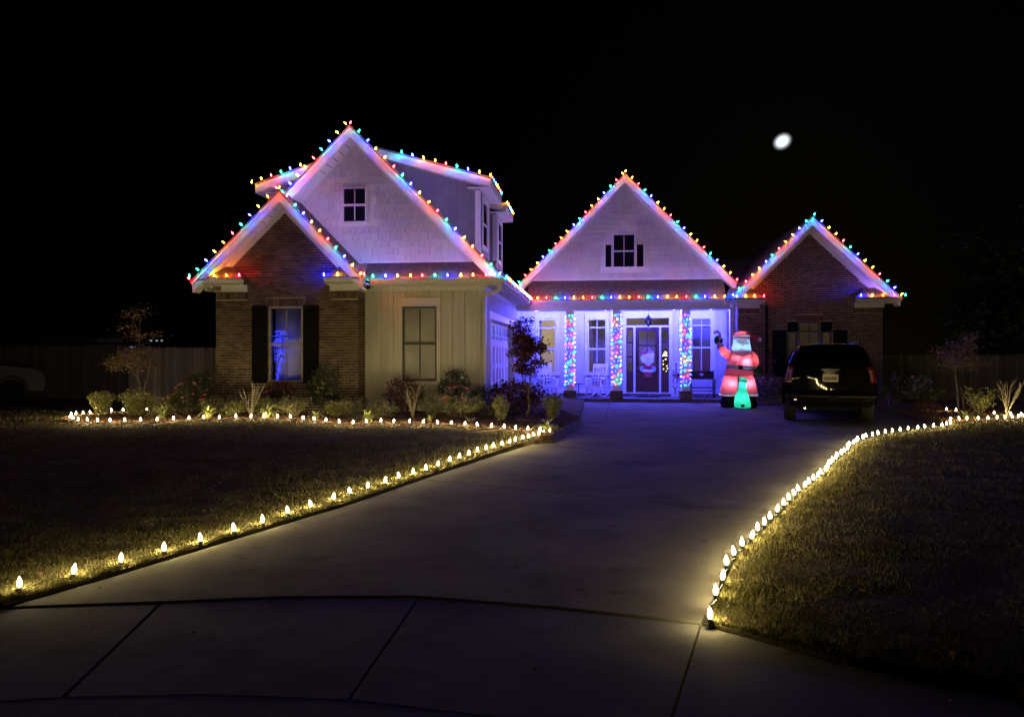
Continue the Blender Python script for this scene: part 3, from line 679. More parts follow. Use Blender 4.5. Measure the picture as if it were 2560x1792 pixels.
window(6.17,6.51,.95,2.36,YR,M['darkframe'],cols=1,blind=.10,blindmat=M['shade'],rail=False); window(7.24,7.57,.95,2.36,YR,M['darkframe'],cols=1,blind=.10,blindmat=M['shade'],rail=False)
window(6.52,7.23,.95,2.68,YR,M['darkframe'],cols=2,blind=.10,blindmat=M['shade'],rail=False,trans=2.36)
hd = MB(); hd.box(6.17,6.51,YR,YR+.1,2.362,2.69); hd.box(7.24,7.57,YR,YR+.1,2.362,2.69); H('window_infill', hd, M['shutter'])
def shutter(x0, x1, z0, z1, y):
    s_ = MB(); s_.box(x0,x1,y-.045,y-.017,z0,z1); o = H('shutter', s_, M['shutter'])
    zs = [z0+.06,z0+(z1-z0)*.42,z0+(z1-z0)*.84,z1-.06]
    for a, b in zip(zs, zs[1:]): obj('shutter_panel', MB().box(x0+.06,x1-.06,y-.056,y-.044,a+.04,b-.04), M['shutter'], o)
shutter(-8.60,-8.20,.9,2.83,YB); shutter(-7.26,-6.86,.9,2.83,YB); shutter(5.70,6.14,.9,2.40,YR); shutter(7.60,8.03,.9,2.40,YR)
# soffit lamp bracket by the brick corner
H('soffit_camera', MB().lathe([(0,0),(.05,.01),(.06,.05),(.04,.07),(0,.07)],10,Matrix.Translation((-5.7,18.12,3.26))), M['black'], 40)

# --- porch: floor, steps, piers, posts, back wall, room behind
YP = 27.0
H('porch_floor', MB().box(-2.75,4.60,25.52,27.0,-.05,.12), M['concrete'])
ed = H('porch_edge', MB().box(-2.74,4.6,25.44,25.52,-.05,.108), M['mortar'])
e2 = MB(); x = -2.70
while x < 4.55: e2.box(x,x+.058,25.425,25.53,.055,.122); e2.box(x,x+.058,25.425,25.45,-.02,.045); x += .0677
tag(obj('brickwork', e2, M['brick'], ed), kind='stuff')
lg = H('brick_ledge', MB().box(-2.74,4.6,26.90,27.0,.12,.22), M['mortar']); e2 = MB(); x = -2.72
while x < 4.55: e2.box(x,x+.058,26.885,26.99,.125,.228); x += .0677
tag(obj('brickwork', e2, M['brick'], lg), kind='stuff')
PW = (-2.1,-1.42,.95,2.92); PW2 = (-.31,.38,.95,2.92); PW3 = (3.38,4.10,.98,2.94); DH = (1.08,2.60,.23,2.93)
pw = H('siding_wall', wall(-2.76,4.62,-.05,3.3,YP,[PW,PW2,PW3,DH],.15), M['siding'])
def grow(h, a, b, c): return (h[0]-a, h[1]+a, h[2]-c, h[3]+b)
boards(pw, -2.74, 4.58, .40, 3.20, YP, [grow(PW,.1,.2,.1),grow(PW2,.1,.2,.1),grow(PW3,.1,.2,.1),(.94,2.74,.0,3.14)], start=1)
H('base_trim', (lambda b_: b_.box(-2.74,.94,26.965,26.999,.23,.398).box(2.74,4.58,26.965,26.999,.23,.398))(MB()), M['white'])
w = window(*PW, YP, M['white'], cols=1, rail=1.83, trans=2.60); casing(*PW, YP, w, sill=.08)
w = window(*PW2, YP, M['white'], cols=2, rail=1.83, trans=2.60); casing(*PW2, YP, w, sill=.08)
w = window(*PW3, YP, M['white'], cols=2, rail=1.87, trans=2.66, blind=.1, blindmat=M['white'], slats=True); casing(*PW3, YP, w, sill=.08)
H('corner_trim', MB().box(4.46,4.60,25.46,25.62,.12,3.139), M['white'])
for px in (-.885, .695, 3.01):
    p = H('porch_post', MB().box(px-.125,px+.125,25.44,25.69,.40,3.139), M['white'])
    t = MB(); t.box(px-.145,px+.145,25.42,25.71,.40,.56); t.box(px-.14,px+.14,25.425,25.705,2.98,3.138); obj('post_trim', t, M['white'], p)
    t = H('pier', MB().box(px-.20,px+.20,25.37,25.77,.121,.398), M['mortar'])
    b_ = MB(); pal = MB()
    for r in range(4):
        z = .126+.068*r
        for sx in ((-.21,-.06),(-.05,.10),(.11,.21)) if r % 2 else ((-.21,-.11),(-.10,.05),(.06,.21)):
            b_.box(px+sx[0],px+sx[1],25.355,25.40,z,z+.058)
        for sx in (px-.214,px+.17):
            for sy in ((25.41,25.56),(25.57,25.77)): b_.box(sx,sx+.044,sy[0],sy[1],z,z+.058)
    tag(obj('brickwork', b_, M['brick'], t), kind='stuff')
# entry door set
fr = MB()
fr.box(.96,1.08,26.95,27.08,.23,2.93); fr.box(2.60,2.72,26.95,27.08,.23,2.93); fr.box(1.081,2.599,26.96,27.07,2.60,2.67); fr.box(1.34,1.41,26.96,27.07,.24,2.60); fr.box(2.25,2.32,26.96,27.07,.24,2.60)
fr.box(.96,2.72,26.95,27.06,2.931,3.13); fr.box(.93,2.75,26.93,27.06,3.13,3.17); fr.box(.98,2.70,26.94,27.08,.228,.26)
df = H('door_frame', fr, M['white'])
obj('transom_pane', MB().box(1.08,2.60,27.0,27.004,2.67,2.93), M['glass'], df)
for a, b in ((1.08,1.34),(2.32,2.60)):
    s_ = MB(); s_.box(a,b,27.0,27.04,.26,1.02); s_.box(a,a+.04,27.0,27.04,1.02,2.60); s_.box(b-.04,b,27.0,27.04,1.02,2.60); s_.box(a+.04,b-.04,27.0,27.04,2.52,2.60)
    for z in (1.52, 2.03): s_.box(a+.04,b-.04,27.0,27.04,z,z+.05)
    s_.box(a+.05,b-.05,26.99,27.001,.36,.56); s_.box(a+.05,b-.05,26.99,27.001,.64,.94)
    sd = H('sidelight', s_, M['mahog'])
    for c, d in ((1.02,1.52),(1.57,2.03),(2.08,2.52)): obj('pane', MB().box(a+.04,b-.04,27.015,27.019,c,d), M['glass'], sd)
d_ = MB(); a, b = 1.412, 2.248
d_.box(a,b,27.0,27.045,.262,1.10); d_.box(a,a+.13,27.0,27.045,1.10,2.598); d_.box(b-.13,b,27.0,27.045,1.10,2.598); d_.box(a+.13,b-.13,27.0,27.045,2.46,2.598)
d_.box(1.81,1.85,27.0,27.045,1.10,2.46); d_.box(a+.13,1.81,27.0,27.045,1.92,1.98); d_.box(1.85,b-.13,27.0,27.045,1.92,1.98)
dr = H('front_door', d_, M['mahog'])
for (c, e) in ((a+.13,1.81),(1.85,b-.13)):
    obj('door_panel', MB().box(c+.03,e-.03,26.992,27.001,.40,.92), M['mahog'], dr)
    for (z0, z1) in ((1.10,1.92),(1.98,2.46)): obj('pane', MB().box(c,e,27.02,27.024,z0,z1), M['glass'], dr)
hn = MB().tube([(1.47,26.97,1.22),(1.47,26.95,1.25),(1.47,26.95,1.4),(1.47,26.97,1.43)],.012,6); hn.ell((1.47,26.98,1.5),(.03,.02,.03)); obj('handle', hn, M['black'], dr)
# room seen through the porch windows
rm = MB(); rm.box(-2.7,4.5,31.0,31.1,.1,3.3); rm.box(-2.75,4.55,27.15,31.0,.05,.12); rm.box(-2.75,4.55,27.2,31.0,3.2,3.28); H('interior_wall', rm, M['cream'])
rm = MB(); rm.box(-2.74,-2.6,27.2,31,.12,3.2); rm.box(-2.55,-2.0,27.24,27.28,.9,3.1); rm.box(-.25,-.13,28.1,31,.12,3.2); rm.box(2.9,3.02,27.2,31,.12,3.2); H('interior_wall', rm, M['greige'])
rm = MB().box(-.13,2.9,30.2,30.3,.12,3.2); H('interior_wall', rm, M['greige'])
it = MB(); it.box(-1.75,-1.65,30.9,30.99,.12,2.35); it.box(-.95,-.85,30.9,30.99,.12,2.35); it.box(-1.75,-.85,30.9,30.99,2.35,2.47); it.box(.5,.58,30.1,30.19,.12,2.3); it.box(.62,.7,30.1,30.19,2.2,2.3); H('interior_trim', it, M['white'])
H('interior_door', (lambda b_: b_.box(-1.649,-.951,30.94,30.98,.12,2.349).box(.6,1.2,30.12,30.19,.12,2.2))(MB()), M['greige'])
cl = H('ceiling_lamp', MB().lathe([(0,-.06),(.10,-.05),(.15,-.01),(.15,0),(0,0)],14,Matrix.Translation((-1.3,29.0,3.19))), emis('lamp_bowl', (1,.86,.6), 6), 60)
def lamp(name, kind, loc, energy, color, parent=None, radius=.05, **k):
    l = bpy.data.lights.new(name, kind); l.energy = energy; l.color = color; l.shadow_soft_size = radius
    for a, b in k.items(): setattr(l, a, b)
    o = bpy.data.objects.new(name, l); COL.objects.link(o); o.location = loc
    if parent: o.parent = parent
    return o
lamp('ceiling_lamp_light', 'POINT', (-1.3,29.0,2.9), 60, (1,.84,.58), None, .12).parent = None
lamp('hall_lamp_light', 'POINT', (1.4,29.2,3.0), 9, (1,.84,.6), None, .12)
# blue can lamps in the porch ceiling
for px in (-2.1, -.9, .3, 1.5, 2.7, 3.9):
    c = H('can_lamp', MB().lathe([(.085,0),(.085,-.012),(.065,-.012),(.06,.0)],16,Matrix.Translation((px,25.95,3.20))), M['white'])
    lamp('can_light', 'POINT', (px,25.95,3.14), PORCH_W, (.050,.052,1.0), None, .05)
# ------------------------------------------------------------------ strings of lights
CYCN = ['yellow','orange','red','green','blue']
BC = dict(yellow=emis('bulb_yellow',(1,.50,.012),COLOR_L*.40), orange=emis('bulb_orange',(1,.15,.006),COLOR_L*.42), red=emis('bulb_red',(1,.010,.014),COLOR_L*.52),
          green=emis('bulb_green',(.004,.85,.40),COLOR_L*.58), blue=emis('bulb_blue',(.006,.009,1),COLOR_L*2.2), white=emis('bulb_white',(1,.77,.33),WHITE_L), bed=emis('bulb_white_bed',(1,.77,.34),WHITE_L*1.4))
def shell_mat(name, col, s, k):                                     # thin tinted lamp glass that glows round its lit core
    m = bpy.data.materials.new(name); m.use_nodes = True; nt = m.node_tree; N = nt.nodes; L = nt.links; N.remove(N['Principled BSDF'])
    t = N.new('ShaderNodeBsdfTransparent'); e = N.new('ShaderNodeEmission'); e.inputs['Color'].default_value = (*col, 1); e.inputs['Strength'].default_value = s
    mx = N.new('ShaderNodeMixShader'); mx.inputs[0].default_value = k; L.new(t.outputs[0], mx.inputs[1]); L.new(e.outputs[0], mx.inputs[2]); L.new(mx.outputs[0], N['Material Output'].inputs['Surface']); m.cycles.emission_sampling = 'NONE'; return m
SH = dict(yellow=shell_mat('glass_yellow',(1,.55,.06),1.3,.45), orange=shell_mat('glass_orange',(1,.22,.04),1.3,.45), red=shell_mat('glass_red',(1,.05,.06),1.3,.45), green=shell_mat('glass_green',(.01,.75,.42),1.3,.45), blue=shell_mat('glass_blue',(.02,.03,1),1.8,.45), white=shell_mat('glass_white',(1,.80,.42),2.2,.4))
def prof(h, r): return [(r*.55,0),(r*.95,h*.18),(r,h*.36),(r*.78,h*.6),(r*.36,h*.86),(0,h)]
def bulb_mesh(h, r, ci, co, f=.62):
    m = MB(); m.lathe([(r*f*.6,h*.06),(r*f,h*.34),(r*f*.55,h*.66),(0,h*.86)], 6); n = len(m.f); m.lathe(prof(h, r), 9)
    me = mesh_of('bulb', m, ci, 180); me.materials.append(co); me.polygons.foreach_set('material_index', [0]*n+[1]*(len(me.polygons)-n)); return me
RB = {k: bulb_mesh(.086, .0235, BC[k], SH[k], .62) for k in CYCN}
GB = bulb_mesh(.080, .019, BC['white'], SH['white'], .75); GBED = bulb_mesh(.080, .019, BC['bed'], SH['white'], .75)
SOCK = MB().lathe([(.012,-.045),(.014,-.04),(.014,0),(.0,.0)], 6)
CYC = ['yellow','orange','red','green','blue']
def string_lights(label, pts, ups, start=0, rev=False, sp=.305, group='coloured bulb strings clipped along the roof edges', first=0.0, off=(0,-.085,0), sink=.055):
    pts = [Vector(p) for p in pts]; base = pts[0]
    t = thing('string_lights', label, 'string lights', tuple(base), 0, group)
    cord = MB(); k = 0; path = []
    for i in range(len(pts)-1):
        a, b = pts[i], pts[i+1]; L_ = (b-a).length; n = max(1, round(L_/sp)); up = Vector(ups[i]).normalized(); d = (b-a).normalized()
        for j in range(n + (1 if i == len(pts)-2 else 0)):
            p = a + (b-a)*(min(1, (j+first)/n)) + Vector(off) - up*sink; c = CYC[(start + (-k if rev else k)) % 5]
            u = (up + d*random.uniform(-.18,.18) + Vector((0,random.uniform(-.5,-.2),0))).normalized(); q = u.to_track_quat('Z','Y')
            link('bulb', RB[c], t, p-base+u*.035, q.to_euler())
            Mq = Matrix.Translation(p-base+u*.035) @ q.to_matrix().to_4x4(); cord.lathe([(.013,-.045),(.015,-.04),(.015,.002),(0,.002)], 6, Mq)
            path.append(p-base-u*.012); 
            if j < n: path.append(p-base+(b-a)*(.5/n)-up*(.012+random.uniform(.0,.014)))
            k += 1
    cord.tube(path, .004, 5); obj('cord', cord, M['cord'], t)
    return k
GUT = dict(off=(0,.05,0), sink=.0)
def perp(a, b): d = Vector(b)-Vector(a); n = Vector((-d.z,0,d.x)); return n if n.z > 0 else -n
UP = (0,0,1)
def rk(label, a, b, start, rev=False, **k): return string_lights(label, [a,b], [perp(a,b)], start, rev, **k)
rk('coloured bulbs climbing the left edge of the brick gable by the garage', (-10.02,17.44,3.50), (-7.76,17.44,5.69), 2)
rk('coloured bulbs running down the right edge of the brick garage gable', (-7.70,17.44,5.69), (-5.65,17.44,3.56), 1)
string_lights('short row of coloured bulbs on the left eave return of the brick bay', [(-10.1,17.43,3.52),(-8.78,17.43,3.52)], [UP], 3, **GUT)
string_lights('coloured bulbs standing on the gutter above the garage window', [(-6.62,17.45,3.51),(-5.62,17.48,3.51),(-5.5,17.83,3.50),(-2.35,17.83,3.50)], [UP,UP,UP], 4, **GUT)
rk('coloured bulbs climbing the left edge of the tall shingled gable', (-8.05,17.98,5.49), (-6.2,17.98,7.36), 2)
rk('longest string of coloured bulbs, down the right edge of the tall shingled gable', (-6.08,17.98,7.38), (-2.34,17.98,3.58), 2)
string_lights('coloured bulbs along the top edge of the front dormer on the right', [(-5.10,19.24,6.96),(-2.74,19.24,6.29),(-2.72,21.4,6.28)], [UP,(.4,0,1)], 3)
string_lights('small cluster of bulbs along the eave of the rear dormer', [(-2.72,22.65,6.27),(-2.72,24.4,6.27)], [(.5,0,1)], 0)
string_lights('coloured bulbs on the dormer sticking out left of the tall gable', [(-9.26,19.24,6.28),(-7.9,19.24,6.70)], [UP], 0)
string_lights('coloured bulbs on the side gutter over the garage door', [(-2.17,18.0,3.50),(-2.17,25.25,3.50)], [(.15,0,1)], 3)
rk('coloured bulbs climbing the left edge of the porch gable', (-2.62,25.47,4.12), (.90,25.47,7.75), 3, True)
rk('coloured bulbs running down the right edge of the porch gable from its peak', (.98,25.47,7.83), (4.66,25.47,4.12), 0)
string_lights('coloured bulbs standing in a row on the porch gutter', [(-2.0,25.28,3.50),(4.25,25.28,3.50)], [UP], 1, **GUT)
rk('coloured bulbs climbing the left edge of the right brick gable', (4.36,24.48,3.52), (6.62,24.48,5.84), 4, True)
rk('coloured bulbs running down the right edge of the right brick gable', (6.86,24.48,6.06), (9.5,24.48,3.50), 3)
string_lights('three bulbs on the eave return beside the inflatable figure', [(4.5,24.47,3.44),(5.35,24.47,3.44)], [UP], 4, **GUT)
string_lights('bulbs on the far right eave return of the right brick gable', [(8.32,24.47,3.43),(9.66,24.47,3.43)], [UP], 4, **GUT)

def ground_string(label, P2, zf, gb=None, dz=-.018, cat_group='warm white bulb strings along the lawn edges'):
    p0 = P2[0]; t = thing('string_lights', label, 'string lights', (p0[0],p0[1],float(zf(*p0))), 0, cat_group); b0 = Vector(t.location); cord = MB(); path = []
    for i, (x, y) in enumerate(P2):
        z = float(zf(x, y))+dz; u = Vector((random.uniform(-.22,.22), random.uniform(-.22,.22), 1)).normalized(); q = u.to_track_quat('Z','Y')
        p = Vector((x,y,z))-b0; link('bulb', gb or GB, t, p+u*.042, q.to_euler())
        cord.lathe([(.004,-.05),(.005,-.01),(.013,0),(.0155,.012),(.0155,.043),(0,.043)], 7, Matrix.Translation(p) @ q.to_matrix().to_4x4())
        path.append(p+Vector((.012,0,.014)))
        if i < len(P2)-1:
            nx, ny = P2[i+1]; path.append(Vector(((x+nx)/2+random.uniform(-.015,.015),(y+ny)/2+random.uniform(-.015,.015),float(zf((x+nx)/2,(y+ny)/2))+random.uniform(.008,.03)))-b0)
    cord.tube(path, .0035, 5); obj('cord', cord, M['cord'], t)
LD=[(-3.71,4.45),(-3.58,4.77),(-3.44,5.09),(-3.3,5.4),(-3.15,5.69),(-3.06,6.07),(-2.96,6.42),(-2.89,6.81),(-2.8,7.16),(-2.72,7.53),(-2.65,7.91),(-2.56,8.25),(-2.47,8.57),(-2.37,8.92),(-2.28,9.22),(-2.18,9.54),(-2.11,9.88),(-2.03,10.26),(-1.93,10.56),(-1.85,10.84),(-1.77,11.21),(-1.67,11.42),(-1.58,11.69),(-1.49,11.93),(-1.4,12.17),(-1.31,12.43),(-1.22,12.69),(-1.13,12.86),(-1.05,13.09),(-.98,13.27),(-.89,13.39),(-.81,13.64)]
LD=[(-3.83,4.54),(-3.69,4.86),(-3.55,5.19),(-3.4,5.51),(-3.26,5.81),(-3.16,6.19),(-3.06,6.55),(-2.99,6.95),(-2.9,7.31),(-2.81,7.68),(-2.74,8.07),(-2.65,8.41),(-2.55,8.74),(-2.46,9.09),(-2.36,9.4),(-2.26,9.72),(-2.18,10.06),(-2.1,10.45),(-2.01,10.75),(-1.92,11.03),(-1.84,11.4),(-1.74,11.63),(-1.65,11.9),(-1.56,12.14),(-1.46,12.39),(-1.37,12.65),(-1.28,12.92),(-1.19,13.09),(-1.11,13.33),(-1.04,13.51),(-0.95,13.64),(-0.86,13.9)]
RD=[(.67,4.45),(.77,4.9),(.86,5.23),(.96,5.6),(1.07,5.9),(1.18,6.17),(1.3,6.45),(1.42,6.73),(1.53,6.98),(1.64,7.24),(1.78,7.58),(1.92,7.9),(2.06,8.21),(2.19,8.50),(2.31,8.76),(2.43,9.02),(2.55,9.26),(2.67,9.50),(2.79,9.75),(2.91,9.99),(3.03,10.26),(3.15,10.53),(3.27,10.82),(3.39,11.10),(3.51,11.37),(3.63,11.64),(3.76,11.90),(3.88,12.15),(4.00,12.40),(4.12,12.68),(4.24,12.96),(4.36,13.23),(4.48,13.48),(4.62,13.72),(4.78,13.97),(4.94,14.22),(5.12,14.45),(5.31,14.69),(5.52,14.92),(5.74,15.13),(5.96,15.34),(6.2,15.57),(6.45,15.78),(6.7,16.0),(6.95,16.22),(7.2,16.46),(7.42,16.7),(7.60,16.96),(7.74,17.22)]
BF=[(-11.66,15.28),(-11.35,14.98),(-11.06,14.75),(-10.79,14.68),(-10.51,14.62),(-10.25,14.64),(-9.94,14.68),(-9.66,14.81),(-9.38,14.94),(-9.16,15.18),(-8.87,15.32),(-8.65,15.55),(-8.3,15.59),(-8.05,15.84),(-7.73,15.88),(-7.42,15.91),(-7.12,15.95),(-6.78,15.88),(-6.38,15.6),(-6.05,15.43),(-5.69,15.16),(-5.3,14.91),(-4.96,14.76),(-4.74,14.98),(-4.49,15.1),(-4.18,15.04),(-3.87,15.08),(-3.56,15.02),(-3.21,14.87),(-2.91,14.81),(-2.63,14.66),(-2.34,14.52),(-2.04,14.3),(-1.77,14.16),(-1.51,13.95),(-1.28,13.82),(-1.02,13.62)]
BB=[(-11.76,15.42),(-12.1,15.9),(-12.12,16.08),(-12.05,16.25),(-12.01,16.46),(-11.93,17.13),(-11.74,17.29),(-11.32,17.61),(-10.64,17.9)]
ground_string('warm white bulbs along the left edge of the driveway', LD, zlawn_l)
ground_string('warm white bulbs curving along the right edge of the driveway', RD, zlawn_r)
ground_string('warm white bulbs along the front of the left flower bed', BF, lambda x, y: BEDZ-.01, GBED, 0)
ground_string('warm white bulbs looping behind the far left end of the flower bed', BB, lambda x, y: BEDZ, GBED, 0)
RBF=[(7.86,17.5),(8.1,17.62),(8.33,17.76),(8.6,17.84),(8.86,17.95),(9.12,18.08),(9.36,18.21),(9.6,18.37),(9.82,18.52),(10.05,18.68),(10.28,18.85),(10.5,19.0)]
ground_string('warm white bulbs along the front of the right flower bed', RBF, lambda x, y: .11, None, 0)
ground_string('few warm white bulbs scattered at the back of the right bed', [(9.1,20.52),(9.22,20.23),(9.74,19.45),(9.95,19.1),(10.1,18.95)], lambda x, y: .12, None, 0)

MBC = dict(blue=emis('mini_blue',(.01,.02,1),MINI_L*4), teal=emis('mini_teal',(.03,.85,.5),MINI_L*.8), pink=emis('mini_pink',(1,.07,.18),MINI_L*1.1), red=emis('mini_red',(1,.04,.03),MINI_L*.9), warm=emis('mini_warm',(1,.62,.25),MINI_L*.7))
def ico(r):
    bm = bmesh.new(); bmesh.ops.create_icosphere(bm, subdivisions=1, radius=r); me = bpy.data.meshes.new('mini_bulb'); bm.to_mesh(me); bm.free(); return me
MINI = {}
for k_, v_ in MBC.items(): MINI[k_] = ico(.018); MINI[k_].materials.append(v_)
for px, lab in ((-.885,'mini lights wrapped round the porch post between the rocking chairs'),(.695,'mini lights wrapped round the porch post left of the front door'),(3.01,'mini lights wrapped round the porch post between sign and bench')):
    t = thing('string_lights', lab, 'string lights', (px,25.565,.58), 0, 'mini lights wrapped round the porch posts'); path = []; N_ = 150; cor = []
    c = .143; s0 = 0
    for i in range(N_*4):
        f = i/(N_*4); z = f*2.42; a = (f*15.5) % 1 * 4; e = int(a); q = (a-e)*2-1
        path.append([(q*c,-c),(c,q*c),(-q*c,c),(-c,-q*c)][e] + (z+.012*math.sin(i*1.7),))
    for i in range(N_):
        p = path[i*4]; k_ = random.choice(['blue','blue','teal','pink','warm','blue','red','teal'])
        if p[1] > c*.9: continue
        link('mini_bulb', MINI[k_], t, (p[0]+random.uniform(-.02,.02)+(.014 if p[0] > c*.9 else -.014 if p[0] < -c*.9 else 0), p[1]-random.uniform(.006,.03), p[2]+random.uniform(-.035,.035)))
    m = MB(); m.tube(path, .004, 4); obj('cord', m, M['cord'], t)

# ------------------------------------------------------------------ dark sport utility vehicle seen from behind
M['carpaint'] = mat('black_car_paint', (.006,.006,.008), .5, metal=.0, var=.05, coat=.6, spec=.0)
M['carglass'] = mat('tinted_car_glass', (.003,.003,.004), .04, var=0, spec=.6)
M['tail'] = mat('tail_lamp_red', (.13,.006,.010), .15, var=.1, coat=1); M['tailclear'] = mat('tail_lamp_clear', (.20,.13,.13), .2, var=.1, coat=1)
M['chrome'] = mat('chrome', (.6,.6,.62), .18, metal=1, var=.03); M['tyre'] = mat('tyre', (.015,.015,.016), .8, bump=.3)
M['plate'] = mat('plate', (.72,.66,.45), .5, var=.05); M['black_print'] = mat('black_print', (.01,.01,.015), .5); M['bumper'] = mat('bumper_paint', (.006,.006,.008), .35, spec=.25); M['plastic'] = mat('black_plastic', (.010,.010,.011), .7, spec=.1)
def text_mesh(s, size, m_, parent, loc, rot, depth=.002, width=None):
    cu = bpy.data.curves.new('lettering','FONT'); cu.body = s; cu.size = size; cu.extrude = depth; cu.offset = .004; cu.align_x = 'CENTER'; cu.align_y = 'CENTER'
    to = bpy.data.objects.new('tmp_lettering', cu); COL.objects.link(to); dg = bpy.context.evaluated_depsgraph_get(); me = bpy.data.meshes.new_from_object(to.evaluated_get(dg)); bpy.data.objects.remove(to)
    me.materials.clear(); me.materials.append(m_)
    o = link('lettering', me, parent, loc, rot)
    if width:
        xs = [v.co.x for v in me.vertices]; o.scale = (width/(max(xs)-min(xs)), 1, 1)
    return o
suv = thing('parked_car', 'large black utility vehicle parked on the driveway, seen from behind', 'car', (5.38,17.8,0), R(-13))
ZW = [(.40,.88),(.52,.965),(.66,1.0),(.80,1.012),(1.0,1.005),(1.12,.985),(1.22,.955),(1.34,.915),(1.52,.855),(1.68,.795),(1.78,.735),(1.84,.64),(1.87,.48),(1.885,.24),(1.888,0)]
RY = {.40:.14,.52:.06,.66:0,.80:.105,1.0:.093,1.12:.085,1.22:.09,1.34:.12,1.52:.21,1.68:.28,1.78:.33,1.84:.40,1.87:.48,1.885:.58,1.888:.62}
def interp(t, tab):
    ks = sorted(tab); return float(np.interp(t, ks, [tab[k] for k in ks]))
def rear_y(fr_, z): return interp(z, RY) + .16*abs(fr_)**5
def half(z): return float(np.interp(z, [a for a, b in ZW], [b for a, b in ZW]))
body = MB(); nx = 17; rows = []
for z, w in ZW:
    row = []
    for i in range(nx):
        f = -1+2*i/(nx-1); row.append(len(body.v)); body.v.append((f*w, rear_y(f, z), z))
    rows.append(row)
for a, b in zip(rows, rows[1:]):
    for i in range(nx-1): body.f.append((a[i],a[i+1],b[i+1],b[i]))
stations = [(.75,1.0,1.0),(1.15,1.0,1.0),(2.4,1.0,1.0),(3.0,1.0,1.0),(3.6,1.0,.985),(4.15,.66,.98),(5.0,.60,.94),(5.15,.55,.85)]
prevL = [r[0] for r in rows]; prevR = [r[-1] for r in rows]
for y, hs, ws in stations:
    L_ = []; R_ = []
    for z, w in ZW:
        zz = z if z < 1.13 else (1.13+(z-1.13)*max(0, (hs-.6)/.4) if hs < 1 else z); 
        if hs < 1 and z > 1.13: zz = 1.10 + (z-1.13)*.12
        lean = (z-1.13)*1.0 if (y > 2.9 and z > 1.13 and hs >= 1) else 0
        L_.append(len(body.v)); body.v.append((-w*ws, y - (lean*.0 if y < 3.5 else lean*.7), zz)); R_.append(len(body.v)); body.v.append((w*ws, y - (0 if y < 3.5 else lean*.7), zz))
    for i in range(len(ZW)-1):
        body.f.append((L_[i],prevL[i],prevL[i+1],L_[i+1])); body.f.append((prevR[i],R_[i],R_[i+1],prevR[i+1]))
    prevL, prevR = L_, R_
for i in range(len(ZW)-1): body.f.append((prevR[i],prevL[i],prevL[i+1],prevR[i+1]))
obj('body', body, M['carpaint'], suv, 50)
def patch(z0, z1, f0, f1, off, nz=8, nf=12, inset=0):
    m = MB(); id_ = []
    for j in range(nz+1):
        z = z0+(z1-z0)*j/nz; r = []
        for i in range(nf+1):
            f = f0+(f1-f0)*i/nf; r.append(len(m.v)); m.v.append((f*half(z), rear_y(f, z)-off, z))
        id_.append(r)
    for a, b in zip(id_, id_[1:]):
        for i in range(nf): m.f.append((a[i],a[i+1],b[i+1],b[i]))
    e = [[(m.v[k][0], m.v[k][1]+off+.004, m.v[k][2]) for k in l] for l in (id_[0], id_[-1], [r[0] for r in id_], [r[-1] for r in id_])]
    for l, inner in zip((id_[0], id_[-1], [r[0] for r in id_], [r[-1] for r in id_]), e):
        b0 = len(m.v); m.v += inner
        for i in range(len(l)-1): m.f.append((l[i], l[i+1], b0+i+1, b0+i))
    return m
obj('rear_window', patch(1.33,1.77,-.90,.90,.006), M['carglass'], suv, 60)
obj('spoiler', patch(1.79,1.845,-.86,.86,.07,3), M['carpaint'], suv, 50)
tg = obj('tailgate', patch(.80,1.30,-.83,.83,.012), M['carpaint'], suv, 60)
obj('handle', MB().box(-.2,.2,.075,.10,1.255,1.28), M['chrome'], tg)
obj('trim_strip', patch(.725,.75,-.74,.74,.022,1), M['chrome'], suv, 60)
bp_ = obj('bumper', patch(.44,.715,-.97,.97,.02), M['bumper'], suv, 60)
obj('hitch_cover', MB().box(-.05,.16,-.03,.0,.565,.645), M['plastic'], bp_)
